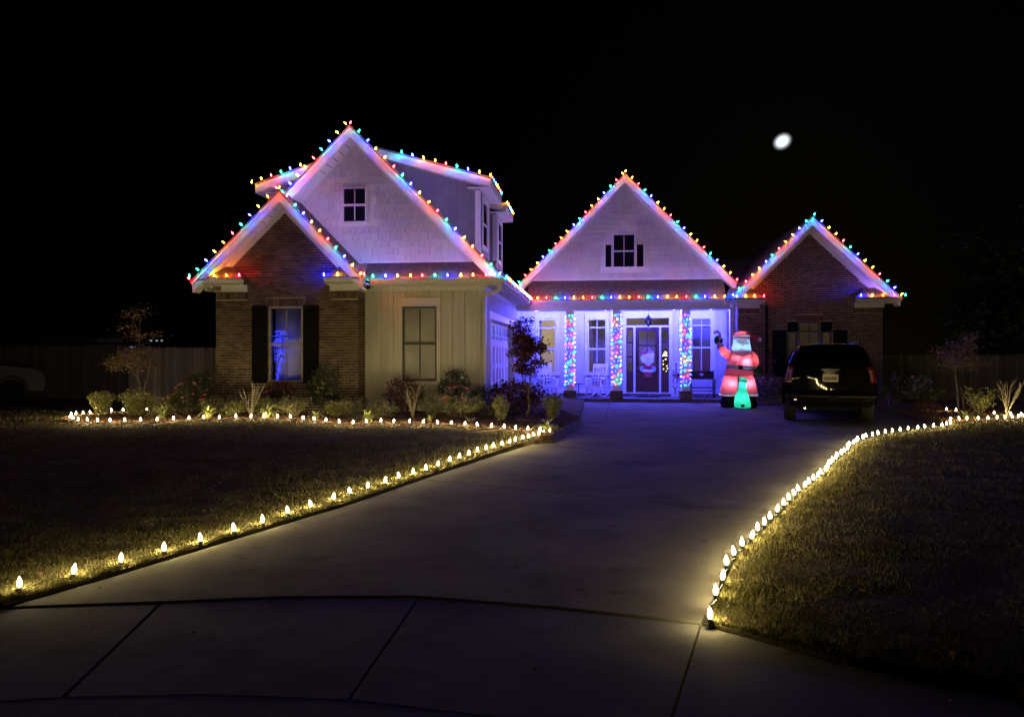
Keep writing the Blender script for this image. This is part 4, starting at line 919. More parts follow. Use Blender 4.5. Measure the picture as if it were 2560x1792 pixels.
for s in (-1, 1):
    a, b = (.84,.985) if s > 0 else (-.985,-.84)
    tl = obj('tail_lamp', patch(.96,1.33,a,b,.018,8,4), M['tail'], suv, 60)
    a, b = (.865,.915) if s > 0 else (-.915,-.865); obj('clear_lens', patch(1.0,1.27,a,b,.024,6,2), M['tailclear'], tl, 60)
    a, b = (.865,.97) if s > 0 else (-.97,-.865); obj('clear_lens', patch(1.22,1.25,a,b,.023,2,3), M['tailclear'], tl, 60)
    for y in (1.12, 4.15):
        w_ = obj('wheel', MB().lathe([(.20,-.13),(.36,-.14),(.395,-.10),(.40,0),(.395,.10),(.36,.14),(.20,.13)], 22, Matrix.Translation((s*.86,y,.40)) @ Matrix.Rotation(R(90),4,'Y')), M['tyre'], suv, 50)
        obj('rim', MB().lathe([(0,.10),(.08,.11),(.20,.125),(.245,.135),(.245,.10)], 18, Matrix.Translation((s*.86,y,.40)) @ Matrix.Rotation(R(90*s),4,'Y')), M['chrome'], w_, 40)
    fl = MB(); path = [(s*(1.015+.012*math.sin(math.pi*k/10)), 1.12-.50*math.cos(math.pi*k/10), .42+.46*math.sin(math.pi*k/10)) for k in range(11)]; fl.tube(path, .035, 6)
    obj('wheel_arch', fl, M['carpaint'], suv, 60)
    mi = MB(); mi.ell((s*1.13,3.35,1.40),(.11,.07,.10),10,7); mi.box(min(s*.95,s*1.08),max(s*.95,s*1.08),3.32,3.38,1.33,1.36); obj('wing_mirror', mi, M['plastic'], suv, 60)
    obj('roof_rail', MB().tube([(s*.66,.55,1.86),(s*.67,.65,1.915),(s*.67,2.8,1.93),(s*.65,2.95,1.87)], .018, 6), M['plastic'], suv, 60)
    obj('side_window', MB().add([(s*.945,.75,1.26),(s*.93,3.0,1.26),(s*.79,2.6,1.70),(s*.79,.85,1.70)], [(0,1,2,3)]), M['carglass'], suv)
    obj('reflector', MB().box(min(s*.72,s*.80),max(s*.72,s*.80),.02,.035,.555,.575), M['tail'], bp_)
obj('underbody', MB().box(-.72,.72,.9,4.9,.28,.42), M['plastic'], suv)
obj('exhaust', MB().tube([(-.55,.12,.36),(-.55,.5,.36)],.03,8), M['chrome'], suv, 60)
pl = obj('licence_plate', MB().box(-.165,.165,.040,.052,.985,1.155), M['plate'], suv)
text_mesh('5A0AE80', .105, M['black_print'], pl, (0,.039,1.06), (R(90),0,0), .001, .27)
o = obj('plate_sticker', MB().box(.10,.145,.037,.041,1.125,1.145), M['black_print'], pl)
text_mesh('GMC', .11, M['chrome'], tg, (.0,.072,1.205), (R(90),0,0), .006, .29)
obj('lettering', MB().box(-.9+.25,-.9+.45,.07,.074,.86,.88), M['carpaint'], tg)

# ------------------------------------------------------------------ silver pick-up at the left border
M['silver'] = mat('silver_paint', (.11,.105,.105), .35, metal=.2, var=.04, coat=.5)
pk = thing('parked_truck', 'silver pickup truck parked at the far left beyond the lawn', 'car', (-19.35,23.2,0), R(38))
prof = [(.55,.42),(.60,.75),(.52,1.02),(.30,1.16),(-.9,1.30),(-1.0,1.34),(-1.9,1.95),(-2.3,2.02),(-3.9,2.02),(-4.2,1.38),(-6.2,1.38),(-6.25,.5)]
def side_mesh(prof, w, tw=.72, zb=1.3):
    m = MB(); n = len(prof)
    for s in (-1, 1): m.v += [(x, s*w*(1 if z < zb+.06 else 1-(1-tw)*(z-zb)/.72), z) for x, z in prof]
    m.f = [tuple(range(n)), tuple(range(2*n-1, n-1, -1))]+[(i+n,(i+1)%n+n,(i+1)%n,i) for i in range(n)]; return m
obj('body', side_mesh(prof, .98), M['silver'], pk, 30)
for s in (-1, 1):
    obj('side_window', MB().add([(-1.15,s*.97,1.40),(-1.85,s*.83,1.90),(-2.8,s*.80,1.92),(-2.8,s*.97,1.40)], [(0,1,2,3)]), M['carglass'], pk)
    ar = MB().tube([(-.35+.47*math.cos(math.pi*k/10), s*.985, .40+.5*math.sin(math.pi*k/10)) for k in range(11)], .05, 6); obj('wheel_arch', ar, M['silver'], pk, 60)
    for x in (-.35, -4.6):
        w_ = obj('wheel', MB().lathe([(.20,-.12),(.37,-.13),(.41,-.08),(.41,.08),(.37,.13),(.2,.12)], 20, Matrix.Translation((x,s*.90,.41)) @ Matrix.Rotation(R(90),4,'X')), M['tyre'], pk, 50)
        obj('rim', MB().lathe([(0,.10),(.1,.11),(.24,.13),(.25,.1)], 16, Matrix.Translation((x,s*.90,.41)) @ Matrix.Rotation(R(-90*s),4,'X')), M['plastic'], w_, 40)
    obj('wing_mirror', MB().ell((-1.05,s*1.1,1.47),(.07,.12,.13),10,7), M['plastic'], pk, 60)
    obj('handle', MB().box(-2.75,-2.5,s*.985-.012,s*.985+.012,1.18,1.22), M['chrome'], pk)
obj('windshield', MB().add([(-1.0,-.85,1.37),(-1.86,-.72,1.93),(-1.86,.72,1.93),(-1.0,.85,1.37)], [(3,2,1,0)]), M['carglass'], pk)
# ------------------------------------------------------------------ glowing inflatable figure
def rings(rs, n=20, cap=True):                    # rs: (cx, cy, z, rx, ry)
    m = MB()
    for cx, cy_, z, rx, ry in rs:
        for k in range(n): t = 2*math.pi*k/n; m.v.append((cx+rx*math.cos(t), cy_+ry*math.sin(t), z))
    for i in range(len(rs)-1):
        for k in range(n): m.f.append((i*n+k, i*n+(k+1)%n, (i+1)*n+(k+1)%n, (i+1)*n+k))
    if cap: m.f.append(tuple(range(n-1,-1,-1))); m.f.append(tuple((len(rs)-1)*n+k for k in range(n)))
    return m
F = dict(red=fabric_lit('red_nylon',(.80,.14,.20)), white=fabric_lit('white_nylon',(.80,.82,.85)), green=fabric_lit('green_nylon',(.05,.55,.36)), dgreen=fabric_lit('dark_green_nylon',(.02,.14,.07),.3),
         black=fabric_lit('black_nylon',(.015,.016,.018),.2), blue=fabric_lit('belt_nylon',(.10,.16,.24)), grey=fabric_lit('grey_nylon',(.38,.40,.43),.4), skin=fabric_lit('skin_nylon',(.75,.48,.40)), pink=fabric_lit('pink_nylon',(.8,.22,.25),.4))
fig = thing('inflatable_figure', 'glowing inflatable bearded man in red suit waving a candy cane', 'inflatable', (4.36,23.3,0), R(-4))
obj('jacket_skirt', rings([(-.02,0,.96,.41,.31),(-.02,0,1.0,.44,.34),(-.01,0,1.10,.415,.335),(0,0,1.175,.39,.32)], 28, False), F['red'], fig, 180)
obj('jacket', rings([(.005,0,1.275,.375,.315),(.015,0,1.36,.375,.31),(.02,0,1.45,.37,.30),(.03,0,1.62,.36,.28),(.04,0,1.74,.27,.22),(.05,0,1.80,.16,.14)], 28, False), F['red'], fig, 180)
obj('belt', rings([(-.005,0,1.17,.395,.325),(0,0,1.18,.402,.332),(0,0,1.27,.385,.325),(.005,0,1.28,.375,.315)],cap=False), F['blue'], fig, 180, rot=(0,R(4),0), loc=(-.085,0,.0))
bk_ = MB(); bk_.box(-.07,.07,-.345,-.325,1.17,1.29); o = obj('buckle', bk_, F['black'], fig)
for s, lab in ((-1,0),(1,0)):
    cx = s*.25-.02
    obj('trouser_leg', rings([(cx+s*.06,0,.43,.262,.262),(cx+s*.05,0,.48,.258,.265),(cx+s*.03,0,.66,.245,.27),(cx,0,.86,.22,.27),(cx-s*.04,0,1.0,.20,.25),(cx-s*.08,0,1.08,.13,.18)], 24, False), F['red'], fig, 180)
    obj('trouser_cuff', rings([(cx+s*.06,0,.352,.20,.21),(cx+s*.06,0,.36,.262,.262),(cx+s*.06,0,.38,.27,.27),(cx+s*.06,0,.42,.27,.27),(cx+s*.06,0,.43,.262,.262)], 24, False), F['white'], fig, 180)
    obj('boot', rings([(cx+s*.08,-.04,.0,.14,.20),(cx+s*.08,-.06,.03,.20,.30),(cx+s*.08,-.06,.13,.215,.31),(cx+s*.07,-.02,.26,.20,.25),(cx+s*.06,0,.37,.19,.20)]), F['black'], fig, 180)
HR = [(.04,-.10,1.47,.04,.04),(.04,-.10,1.50,.13,.12),(.04,-.08,1.58,.24,.20),(.05,-.05,1.70,.305,.24),(.05,-.03,1.82,.295,.24),(.055,-.02,1.95,.255,.23),(.06,-.01,2.08,.245,.22),(.06,-.01,2.18,.23,.20),(.07,0,2.22,.18,.16)]
zs_ = [q[2] for q in HR]; fine = [tuple(float(np.interp(z, zs_, [q[k] for q in HR])) for k in (0,1)) + (z,) + tuple(float(np.interp(z, zs_, [q[k] for q in HR])) for k in (3,4)) for z in np.linspace(1.47, 2.115, 60)]
hm = rings(fine, 110, False); REG = dict(moustache=[(-.12,2.06),(-.05,2.055),(.03,2.01),(.07,1.985),(.12,2.0),(.2,2.0),(.29,1.985),(.24,1.94),(.15,1.915),(.085,1.935),(.02,1.93),(-.06,1.97),(-.11,2.02)],
  mouth=[(.02,1.925),(.07,1.91),(.12,1.925),(.115,1.885),(.075,1.865),(.03,1.88)], face=[(-.10,2.02),(-.09,2.07),(-.03,2.11),(.05,2.125),(.12,2.125),(.19,2.10),(.24,2.06),(.25,2.01),(.18,1.975),(.08,1.965),(-.02,1.975)])
cx_ = np.array([np.mean([hm.v[i][0] for i in f_]) for f_ in hm.f]); cz_ = np.array([np.mean([hm.v[i][2] for i in f_]) for f_ in hm.f]); cy_ = np.array([np.mean([hm.v[i][1] for i in f_]) for f_ in hm.f])
reg = np.full(len(hm.f), 'beard', dtype=object)
for nm in ('face','moustache','mouth'): reg[inpoly(REG[nm], cx_, cz_) & (cy_ < -.05)] = nm
for nm, mt_ in (('beard','white'),('face','skin'),('moustache','grey'),('mouth','pink')):
    sub = MB(); ids = sorted({i for k, f_ in enumerate(hm.f) if reg[k] == nm for i in f_}); mp_ = {i: k for k, i in enumerate(ids)}
    sub.v = [hm.v[i] for i in ids]; sub.f = [tuple(mp_[i] for i in f_) for k, f_ in enumerate(hm.f) if reg[k] == nm]; obj(nm, sub, F[mt_], fig, 180)
for x in (.005, .155):
    obj('eye', MB().tube([(x-.04,-.226,2.05),(x,-.232,2.07),(x+.04,-.226,2.05)], .007, 5), F['black'], fig)
obj('nose', MB().ell((.075,-.235,2.02),(.03,.025,.028)), F['skin'], fig, 180)
obj('hat', rings([(.065,-.01,2.205,.248,.222),(.07,0,2.24,.24,.21),(.08,0,2.29,.19,.17),(.11,0,2.325,.10,.10),(.12,0,2.335,.03,.03)], 28), F['red'], fig, 180)
obj('hat_tail', MB().tube([(.14,0,2.24),(.26,0,2.22),(.38,-.02,2.13),(.55,-.02,2.08)], [.12,.10,.07,.045], 12), F['red'], fig, 180)
obj('hat_band', rings([(.06,-.01,2.112,.245,.222),(.06,-.01,2.125,.262,.242),(.065,-.01,2.19,.262,.240),(.065,-.01,2.205,.248,.222)], 28, False), F['white'], fig, 180)
obj('seam', MB().tube([(.02,-.315,1.29),(.025,-.312,1.40),(.03,-.302,1.52)], .005, 5), F['black'], fig)
obj('seam', MB().tube([(-.44,-.03,1.0),(-.3,-.26,1.0),(-.02,-.345,1.005),(.26,-.26,1.0),(.41,-.03,1.0)], .005, 5), F['black'], fig)
for q in ((-1.1,.5),(1.0,.7)): obj('tether', MB().tube([(q[0]*.3,.1,1.3),(q[0],q[1],0)], .004, 4), F['black'], fig)
obj('pompom', MB().ell((.60,-.02,2.07),(.055,.055,.068)), F['white'], fig, 180)
obj('sleeve', MB().tube([(-.22,0,1.60),(-.36,-.02,1.62),(-.47,-.04,1.72),(-.55,-.05,1.86)], [.13,.135,.12,.085], 12), F['red'], fig, 180)
obj('sleeve', MB().tube([(.30,0,1.62),(.42,-.01,1.52),(.49,-.02,1.36),(.46,-.04,1.24)], [.14,.13,.10,.075], 12), F['red'], fig, 180)
obj('cuff', MB().tube([(-.54,-.05,1.85),(-.575,-.05,1.92)], [.10,.10], 12), F['white'], fig, 180)
obj('cuff', MB().tube([(.465,-.04,1.25),(.475,-.05,1.19)], [.09,.09], 12), F['white'], fig, 180)
mt = MB(); mt.ell((-.645,-.06,2.06),(.115,.09,.14)); mt.ell((-.54,-.08,2.03),(.05,.05,.09),M=Matrix.Rotation(R(18),4,'Y')); obj('mitten', mt, F['dgreen'], fig, 180)
mt = MB(); mt.ell((.55,-.06,1.16),(.12,.09,.14),M=Matrix.Rotation(R(-25),4,'Y')); obj('mitten', mt, F['dgreen'], fig, 180)
cp = [Vector(p) for p in ((-.665,-.17,1.76),(-.655,-.17,1.84),(-.635,-.17,1.92),(-.615,-.17,2.0),(-.60,-.17,2.08),(-.585,-.17,2.16),(-.59,-.17,2.24),(-.63,-.17,2.31),(-.69,-.17,2.34),(-.74,-.17,2.31),(-.755,-.17,2.25))]
cane = thing('candy_cane', 'red and white striped candy cane in the raised green mitten', 'candy cane', (4.36,23.3,0), R(-4))
for i, (a, b) in enumerate(zip(cp, cp[1:])): obj('stripe', MB().tube([a, a.lerp(b,.5), b], .034, 8), F['red' if i % 2 else 'white'], cane, 180)
sack = MB(); sack = rings([(.04,-.10,.02,.20,.16),(.04,-.12,.05,.245,.20),(.03,-.12,.20,.24,.21),(.02,-.12,.36,.20,.18),(.03,-.13,.56,.125,.12),(.04,-.14,.76,.10,.09),(.05,-.14,.86,.105,.085),(.05,-.14,.91,.115,.07),(.05,-.14,.93,.09,.05)])
sk = thing('gift_sack', 'glowing green inflatable sack standing between the black boots', 'sack', (4.36,23.06,0), R(-4)); obj('sack_body', sack, F['green'], sk, 180)
obj('sack_tie', rings([(.05,-.14,.80,.108,.10),(.05,-.14,.81,.118,.105),(.05,-.14,.84,.118,.105),(.05,-.14,.85,.108,.10)],cap=False), F['white'], sk, 180)
obj('blower_vent', MB().box(-.03,.07,-.325,-.30,.05,.13), F['black'], sk)
for (x, y, z, e, c, par) in ((-.08,-.17,1.52,3.4,(.80,.86,1.0),fig),(.16,-.19,1.40,3.0,(.80,.86,1.0),fig),(-.27,-.15,.74,3.0,(.9,.9,1.0),fig),(.25,-.15,.74,2.8,(.9,.9,1.0),fig),(.05,.0,1.86,3.8,(.24,.68,1.0),fig),(-.44,-.02,1.68,1.3,(1,.9,.8),fig),(.44,0,1.48,.9,(1,.9,.8),fig),(.07,0,2.25,1.5,(1,.9,.8),fig),(.03,-.12,.30,3.0,(.6,1,1),sk),(.04,-.13,.72,1.6,(.6,1,1),sk)):
    lamp('figure_light', 'POINT', (x,y,z), e*1.8, c, par, .025)

# ------------------------------------------------------------------ porch things
def gingham():
    m = bpy.data.materials.new('gingham'); m.use_nodes = True; nt = m.node_tree; N = nt.nodes; L = nt.links; b = N['Principled BSDF']; b.inputs['Roughness'].default_value = .9
    tc = N.new('ShaderNodeTexCoord'); sx = N.new('ShaderNodeSeparateXYZ'); L.new(tc.outputs['Object'], sx.inputs[0]); outs = []
    for a in ('X','Z'):
        f = N.new('ShaderNodeMath'); f.operation = 'MULTIPLY'; f.inputs[1].default_value = 9.0; L.new(sx.outputs[a], f.inputs[0])
        g_ = N.new('ShaderNodeMath'); g_.operation = 'FRACT'; L.new(f.outputs[0], g_.inputs[0]); h = N.new('ShaderNodeMath'); h.operation = 'GREATER_THAN'; h.inputs[1].default_value = .5; L.new(g_.outputs[0], h.inputs[0]); outs.append(h)
    s = N.new('ShaderNodeMath'); s.operation = 'ADD'; L.new(outs[0].outputs[0], s.inputs[0]); L.new(outs[1].outputs[0], s.inputs[1])
    hv = N.new('ShaderNodeMath'); hv.operation = 'MULTIPLY'; hv.inputs[1].default_value = .5; L.new(s.outputs[0], hv.inputs[0])
    mx = N.new('ShaderNodeMix'); mx.data_type = 'RGBA'; mx.inputs['A'].default_value = (.75,.74,.72,1); mx.inputs['B'].default_value = (.01,.01,.015,1); L.new(hv.outputs[0], mx.inputs['Factor']); L.new(mx.outputs['Result'], b.inputs['Base Color']); return m
M['gingham'] = gingham()
ch = thing('rocking_chair', 'white rocking chair behind the small maple tree', 'rocking chair', (-1.72,26.2,.12), R(24), 'white rocking chairs on the porch')
for s in (-1, 1):
    obj('rocker', MB().tube([(s*.26,-.48+.95*k/8,.035+.10*((k-4)/4)**2) for k in range(9)], .022, 6), M['white'], ch, 180)
    obj('leg', MB().tube([(s*.26,-.26,.05),(s*.26,-.27,.30),(s*.26,-.28,.66)], .024, 8), M['white'], ch, 180)
    obj('leg', MB().tube([(s*.26,.20,.04),(s*.25,.22,.42)], .022, 8), M['white'], ch, 180)
    obj('back_post', MB().tube([(s*.24,.20,.40),(s*.25,.30,.80),(s*.26,.40,1.16)], .023, 8), M['white'], ch, 180)
    ar = MB(); ar.boxm(Matrix.Translation((s*.28,-.01,.67)) @ Matrix.Rotation(R(3),4,'X'), .045, .31, .013); obj('armrest', ar, M['white'], ch)
    for z in (.16, .28): obj('stretcher', MB().tube([(s*.26,-.26,z),(s*.255,.21,z)], .011, 6), M['white'], ch, 180)
for k in range(8):
    y = -.27+k*.068; st = MB(); st.boxm(Matrix.Translation((0,y,.43-.03*math.sin(math.pi*k/7))) @ Matrix.Rotation(R(-4),4,'X'), .27, .029, .009); obj('seat_slat', st, M['white'], ch)
obj('seat_rail', MB().box(-.27,.27,-.30,-.27,.37,.43), M['white'], ch)
for k in range(7):
    x = -.18+.06*k; st = MB(); st.add([(x-.018,.235,.50),(x+.018,.235,.50),(x+.018,.385,1.05),(x-.018,.385,1.05),(x-.018,.25,.50),(x+.018,.25,.50),(x+.018,.40,1.05),(x-.018,.40,1.05)], [(0,1,2,3),(7,6,5,4),(0,4,5,1),(1,5,6,2),(2,6,7,3),(3,7,4,0)]); obj('back_slat', st, M['white'], ch)
obj('top_rail', MB().boxm(Matrix.Translation((0,.395,1.10)) @ Matrix.Rotation(R(-16),4,'X'), .27, .014, .075), M['white'], ch)
obj('back_rail', MB().boxm(Matrix.Translation((0,.235,.50)) @ Matrix.Rotation(R(-16),4,'X'), .25, .014, .03), M['white'], ch)
dup(ch, (.02,26.2,.12), R(-22), 'white rocking chair left of the front door, under the middle window')
for loc, rz, lab in (((-1.72,26.2,.12),R(24),'black and white checked cushion on the chair behind the maple'),((.02,26.2,.12),R(-22),'black and white checked cushion on the chair nearer the door')):
    t = thing('cushion', lab, 'cushion', loc, rz, 'checked cushions on the rocking chairs'); m = MB()
    m.lathe([(0,-.07),(.5,-.06),(.85,-.03),(.98,0),(.85,.03),(.5,.06),(0,.07)], 4, Matrix.Translation((.0,.14,.63)) @ Matrix.Rotation(R(-18),4,'X') @ Matrix.Rotation(R(90),4,'X') @ Matrix.Rotation(R(45),4,'Z') @ Matrix.Diagonal((.27,.27,1,1)))
    obj('cushion_cover', m, M['gingham'], t, 180)
tb = thing('side_table', 'small black pedestal table on the porch between the rockers', 'table', (-.60,25.95,.12))
obj('table_top', MB().lathe([(0,.47),(.17,.47),(.18,.485),(.17,.50),(0,.50)],16), M['black'], tb, 40); obj('pedestal', MB().lathe([(.03,0),(.02,.05),(.018,.47)],8), M['black'], tb, 60); obj('base', MB().lathe([(.14,0),(.13,.02),(.03,.04)],12), M['black'], tb, 60)
# bench with a heart cut in its back
bn = thing('bench', 'black metal bench with a heart cut in its back', 'bench', (3.67,26.35,.12))
for s in (-1, 1):
    obj('leg', MB().box(s*.40-.02,s*.40+.02,.14,.18,0,.95), M['black'], bn); obj('leg', MB().box(s*.40-.02,s*.40+.02,-.24,-.20,0,.62), M['black'], bn)
    obj('armrest', MB().box(s*.40-.025,s*.40+.025,-.25,.14,.621,.65), M['black'], bn)
obj('seat', MB().box(-.379,.379,-.24,.139,.34,.37), M['black'], bn); obj('rail', MB().box(-.379,.379,.145,.175,.22,.25), M['black'], bn)
hp = []
for k in range(24):
    t = 2*math.pi*k/24; hp.append((.0042*16*math.sin(t)**3, .80+.0042*(13*math.cos(t)-5*math.cos(2*t)-2*math.cos(3*t)-math.cos(4*t))))
bm = bmesh.new(); o_ = [bm.verts.new((x,0,z)) for x, z in ((-.42,.64),(.42,.64),(.42,.92),(-.42,.92))]; i_ = [bm.verts.new((x,0,z)) for x, z in hp]
ed = [bm.edges.new((o_[k], o_[(k+1)%4])) for k in range(4)] + [bm.edges.new((i_[k], i_[(k+1)%24])) for k in range(24)]
bmesh.ops.triangle_fill(bm, use_beauty=True, use_dissolve=False, edges=ed)
ex = bmesh.ops.extrude_face_region(bm, geom=bm.faces[:]); bmesh.ops.translate(bm, vec=(0,.02,0), verts=[v for v in ex['geom'] if isinstance(v, bmesh.types.BMVert)])
bmesh.ops.recalc_face_normals(bm, faces=bm.faces[:]); me = bpy.data.meshes.new('back_panel'); bm.to_mesh(me); bm.free(); me.materials.append(M['black']); link('back_panel', me, bn, (0,.12,0))
# JOY sign
jy = thing('porch_sign', 'tall white board reading JOY leaning by the door', 'sign', (2.80,26.82,.13)); obj('board', MB().box(-.135,.135,0,.022,0,1.28), M['white'], jy)
obj('sign_frame', MB().box(-.145,-.135,-.004,.026,0,1.28).box(.135,.145,-.004,.026,0,1.28).box(-.145,.145,-.004,.026,1.281,1.29), M['siding'], jy)
def arc(cx, cz, rx, rz, a0, a1, n, t0, t1, m, y0=-.008, y1=.002):
    po = []; pi_ = []
    for k in range(n+1):
        a = a0+(a1-a0)*k/n; th = t0+(t1-t0)*abs(math.sin(a)) if t0 != t1 else t0
        po.append((cx+rx*math.cos(a), cz+rz*math.sin(a))); pi_.append((cx+(rx-(t0 if abs(math.cos(a)) > .6 else t1))*math.cos(a), cz+(rz-t1)*math.sin(a)))
    for k in range(n): m.xz([po[k],po[k+1],pi_[k+1],pi_[k]], y0, y1)
J = MB(); J.xz([(.015,.90),(.05,.90),(.05,1.17),(.015,1.17)],-.008,.002); J.xz([(-.03,1.17),(.095,1.17),(.095,1.185),(-.03,1.185)],-.008,.002); arc(-.018,.905,.068,.075,math.pi,2*math.pi,10,.034,.02,J); J.xz([(-.086,.905),(-.05,.905),(-.055,.945),(-.086,.945)],-.008,.002)
obj('letter', J, M['black_print'], jy)
O_ = MB(); arc(0,.565,.088,.125,0,2*math.pi,28,.03,.012,O_); obj('letter', O_, M['black_print'], jy)
Y_ = MB(); Y_.xz([(-.018,.11),(.018,.11),(.018,.26),(-.018,.26)],-.008,.002); Y_.xz([(-.018,.26),(.018,.26),(-.055,.37),(-.092,.37)],-.0085,.002); Y_.xz([(-.012,.26),(.018,.26),(.085,.37),(.06,.37)],-.0075,.002); Y_.xz([(-.11,.37),(-.035,.37),(-.035,.383),(-.11,.383)],-.008,.002); Y_.xz([(.045,.37),(.11,.37),(.11,.383),(.045,.383)],-.008,.002); Y_.xz([(-.06,.097),(.06,.097),(.06,.11),(-.06,.11)],-.008,.002)
obj('letter', Y_, M['black_print'], jy)
bw_ = MB(); bw_.ell((.02,-.02,.77),(.15,.03,.035)); bw_.ell((.09,-.03,.79),(.05,.03,.07)); bw_.ell((.09,-.03,.73),(.035,.02,.07)); obj('bow', bw_, mat('burlap_bow',(.16,.06,.04),.9), jy, 180)
# hanging lantern
ln = thing('lantern', 'black hanging porch lantern with clear glass above the door', 'lantern', (1.80,26.0,2.58))
obj('chain', MB().tube([(0,0,.60),(0,0,.40)], .008, 6).lathe([(0,.62),(.06,.62),(.05,.60),(0,.60)],12), M['black'], ln); obj('cap', MB().lathe([(0,.42),(.03,.40),(.06,.35),(.12,.30),(.125,.27),(0,.27)],6), M['black'], ln)
cg = MB()
for k in range(6):
    t = 2*math.pi*k/6; cg.tube([(.115*math.cos(t),.115*math.sin(t),.27),(.10*math.cos(t),.10*math.sin(t),.14),(.045*math.cos(t),.045*math.sin(t),.05)], .007, 5)
cg.lathe([(0,.0),(.02,.01),(.05,.05),(.04,.06),(0,.06)],8); obj('cage', cg, M['black'], ln); obj('glass_globe', MB().lathe([(.045,.06),(.098,.14),(.112,.265)],6), M['glass'], ln); obj('candle_bulb', MB().lathe([(.012,.06),(.012,.15),(.018,.17),(0,.21)],8), M['white'], ln, 60)
# bearded man cut-out hanging on the door
dh = thing('door_hanging', 'flat painted wooden bearded man in red hanging on the front door', 'door decoration', (1.83,26.955,1.25))
PAL = dict(red=mat('red_board',(.42,.045,.05),.6), white=mat('white_board',(.75,.74,.74),.6), blue=mat('glove_board',(.30,.42,.62),.6), black=M['black_print'], pink=mat('pink_board',(.7,.35,.38),.6))
def blob(cs, m=None): return cs
def flat(name, shapes, m_, y): 
    mb = MB()
    for i, sh in enumerate(shapes):
        e = -.0004*i
        if sh[0] == 'e': mb.xz([(sh[1]+sh[3]*math.cos(2*math.pi*k/16), sh[2]+sh[4]*math.sin(2*math.pi*k/16)) for k in range(16)], y+e, y+.018+e)
        else: mb.xz(sh[1], y+e, y+.018+e)
    return obj(name, mb, m_, dh)
flat('suit', [('p',[(-.21,-.06),(-.12,.10),(.16,.10),(.24,-.06),(.20,-.18),(-.17,-.18)]),('p',[(-.13,-.25),(.18,-.25),(.13,-.44),(-.07,-.44)])], PAL['red'], .012)
flat('hat', [('p',[(-.19,.28),(-.18,.44),(-.12,.50),(.0,.51),(.12,.50),(.18,.44),(.21,.34)])], PAL['red'], .012)
flat('beard', [('e',-.16,.25,.085,.085),('e',-.07,.33,.10,.055),('e',.05,.36,.10,.06),('e',.17,.37,.085,.065),('e',.17,.25,.06,.08),('e',-.12,.16,.10,.09),('e',.14,.15,.09,.09),('e',.03,.14,.15,.13),('e',.03,.05,.09,.08),('e',.03,.24,.16,.12)], PAL['white'], -.008)
flat('apron', [('e',-.13,-.20,.07,.055),('e',-.03,-.20,.08,.055),('e',.08,-.21,.08,.055),('e',.17,-.20,.07,.055)], PAL['white'], -.010)
flat('glove', [('e',-.20,-.13,.07,.09)], PAL['blue'], -.014); flat('glove', [('e',.24,-.14,.07,.09)], PAL['blue'], -.014)
flat('belt', [('p',[(-.10,-.10),(.16,-.11),(.16,-.15),(-.10,-.14)])], PAL['black'], -.004)
flat('boot', [('e',-.03,-.46,.06,.02)], PAL['black'], .010); flat('boot', [('e',.10,-.46,.06,.02)], PAL['black'], .010)
flat('eye', [('e',.0,.225,.012,.018)], PAL['black'], -.018); flat('eye', [('e',.06,.225,.012,.018)], PAL['black'], -.018); flat('nose', [('e',.03,.19,.028,.022)], PAL['pink'], -.02)
flat('smile', [('p',[(-.03,.115),(.03,.095),(.09,.115),(.09,.107),(.03,.086),(-.03,.107)])], PAL['black'], -.018)
flat('brow', [('p',[(-.10,.29),(-.02,.27),(-.02,.262),(-.10,.28)]),('p',[(.07,.262),(.15,.30),(.15,.29),(.07,.254)])], PAL['black'], -.018)
flat('ribbon', [('p',[(.04,.42),(.08,.50),(.11,.50),(.07,.41)]),('p',[(.14,.50),(.17,.50),(.21,.44),(.18,.43)])], PAL['white'], -.01)
obj('hanger_wire', MB().tube([(-.1,.0,.50),(.03,-.0,.66),(.14,.0,.50)], .004, 4), M['siding'], dh)
dm = thing('doormat', 'dark doormat on the porch floor before the front door', 'doormat', (1.83,26.62,.121)); obj('mat_pile', MB().box(-.42,.42,-.24,.2,0,.018), M['plastic'], dm)
# lit tree behind the sidelight
xt = thing('christmas_tree', 'lit christmas tree indoors behind the right sidelight', 'christmas tree', (2.56,28.05,.12))
def leafcloud(pos, size, jitter=.6, up=.5, aspect=.5):
    pos = np.asarray(pos, float); n = len(pos); sz = size*rng.uniform(.6, 1.4, n)
    d = rng.normal(size=(n,3)); d[:,2] = d[:,2]*jitter+up*.3; d /= np.linalg.norm(d,axis=1)[:,None]; s = np.cross(d, rng.normal(size=(n,3))); s /= np.linalg.norm(s,axis=1)[:,None]+1e-9
    a = d*sz[:,None]; b = s*(sz*aspect)[:,None]; nr = np.cross(d, s)*(sz*.15)[:,None]
    V = np.stack([pos, pos+a*.5+b*.5+nr, pos+a, pos+a*.5-b*.5+nr], 1).reshape(-1,3); return V, np.arange(n*4).reshape(-1,4)
z = rng.random(2600)**1.3*1.55; r_ = (1-z/1.62)*.52*np.sqrt(rng.random(2600)); a_ = rng.uniform(0,2*np.pi,2600)
V, F_ = leafcloud(np.stack([r_*np.cos(a_), r_*np.sin(a_), z+.12],1), .09, 1, .1, .3); link('needles', np_mesh('needles', V, F_, M['dkleaf']), xt)
WM = ico(.016); WM.materials.append(emis('warm_fairy', (1,.72,.34), 14))
for i in range(90):
    z = random.random()*1.5; r0 = (1-z/1.62)*.54; a0 = random.uniform(math.pi*.95, math.pi*2.05); link('fairy_light', WM, xt, (r0*math.cos(a0), r0*math.sin(a0), z+.12))
obj('trunk', MB().tube([(0,0,0),(0,0,1.6)], [.03,.01], 6), M['bark'], xt)
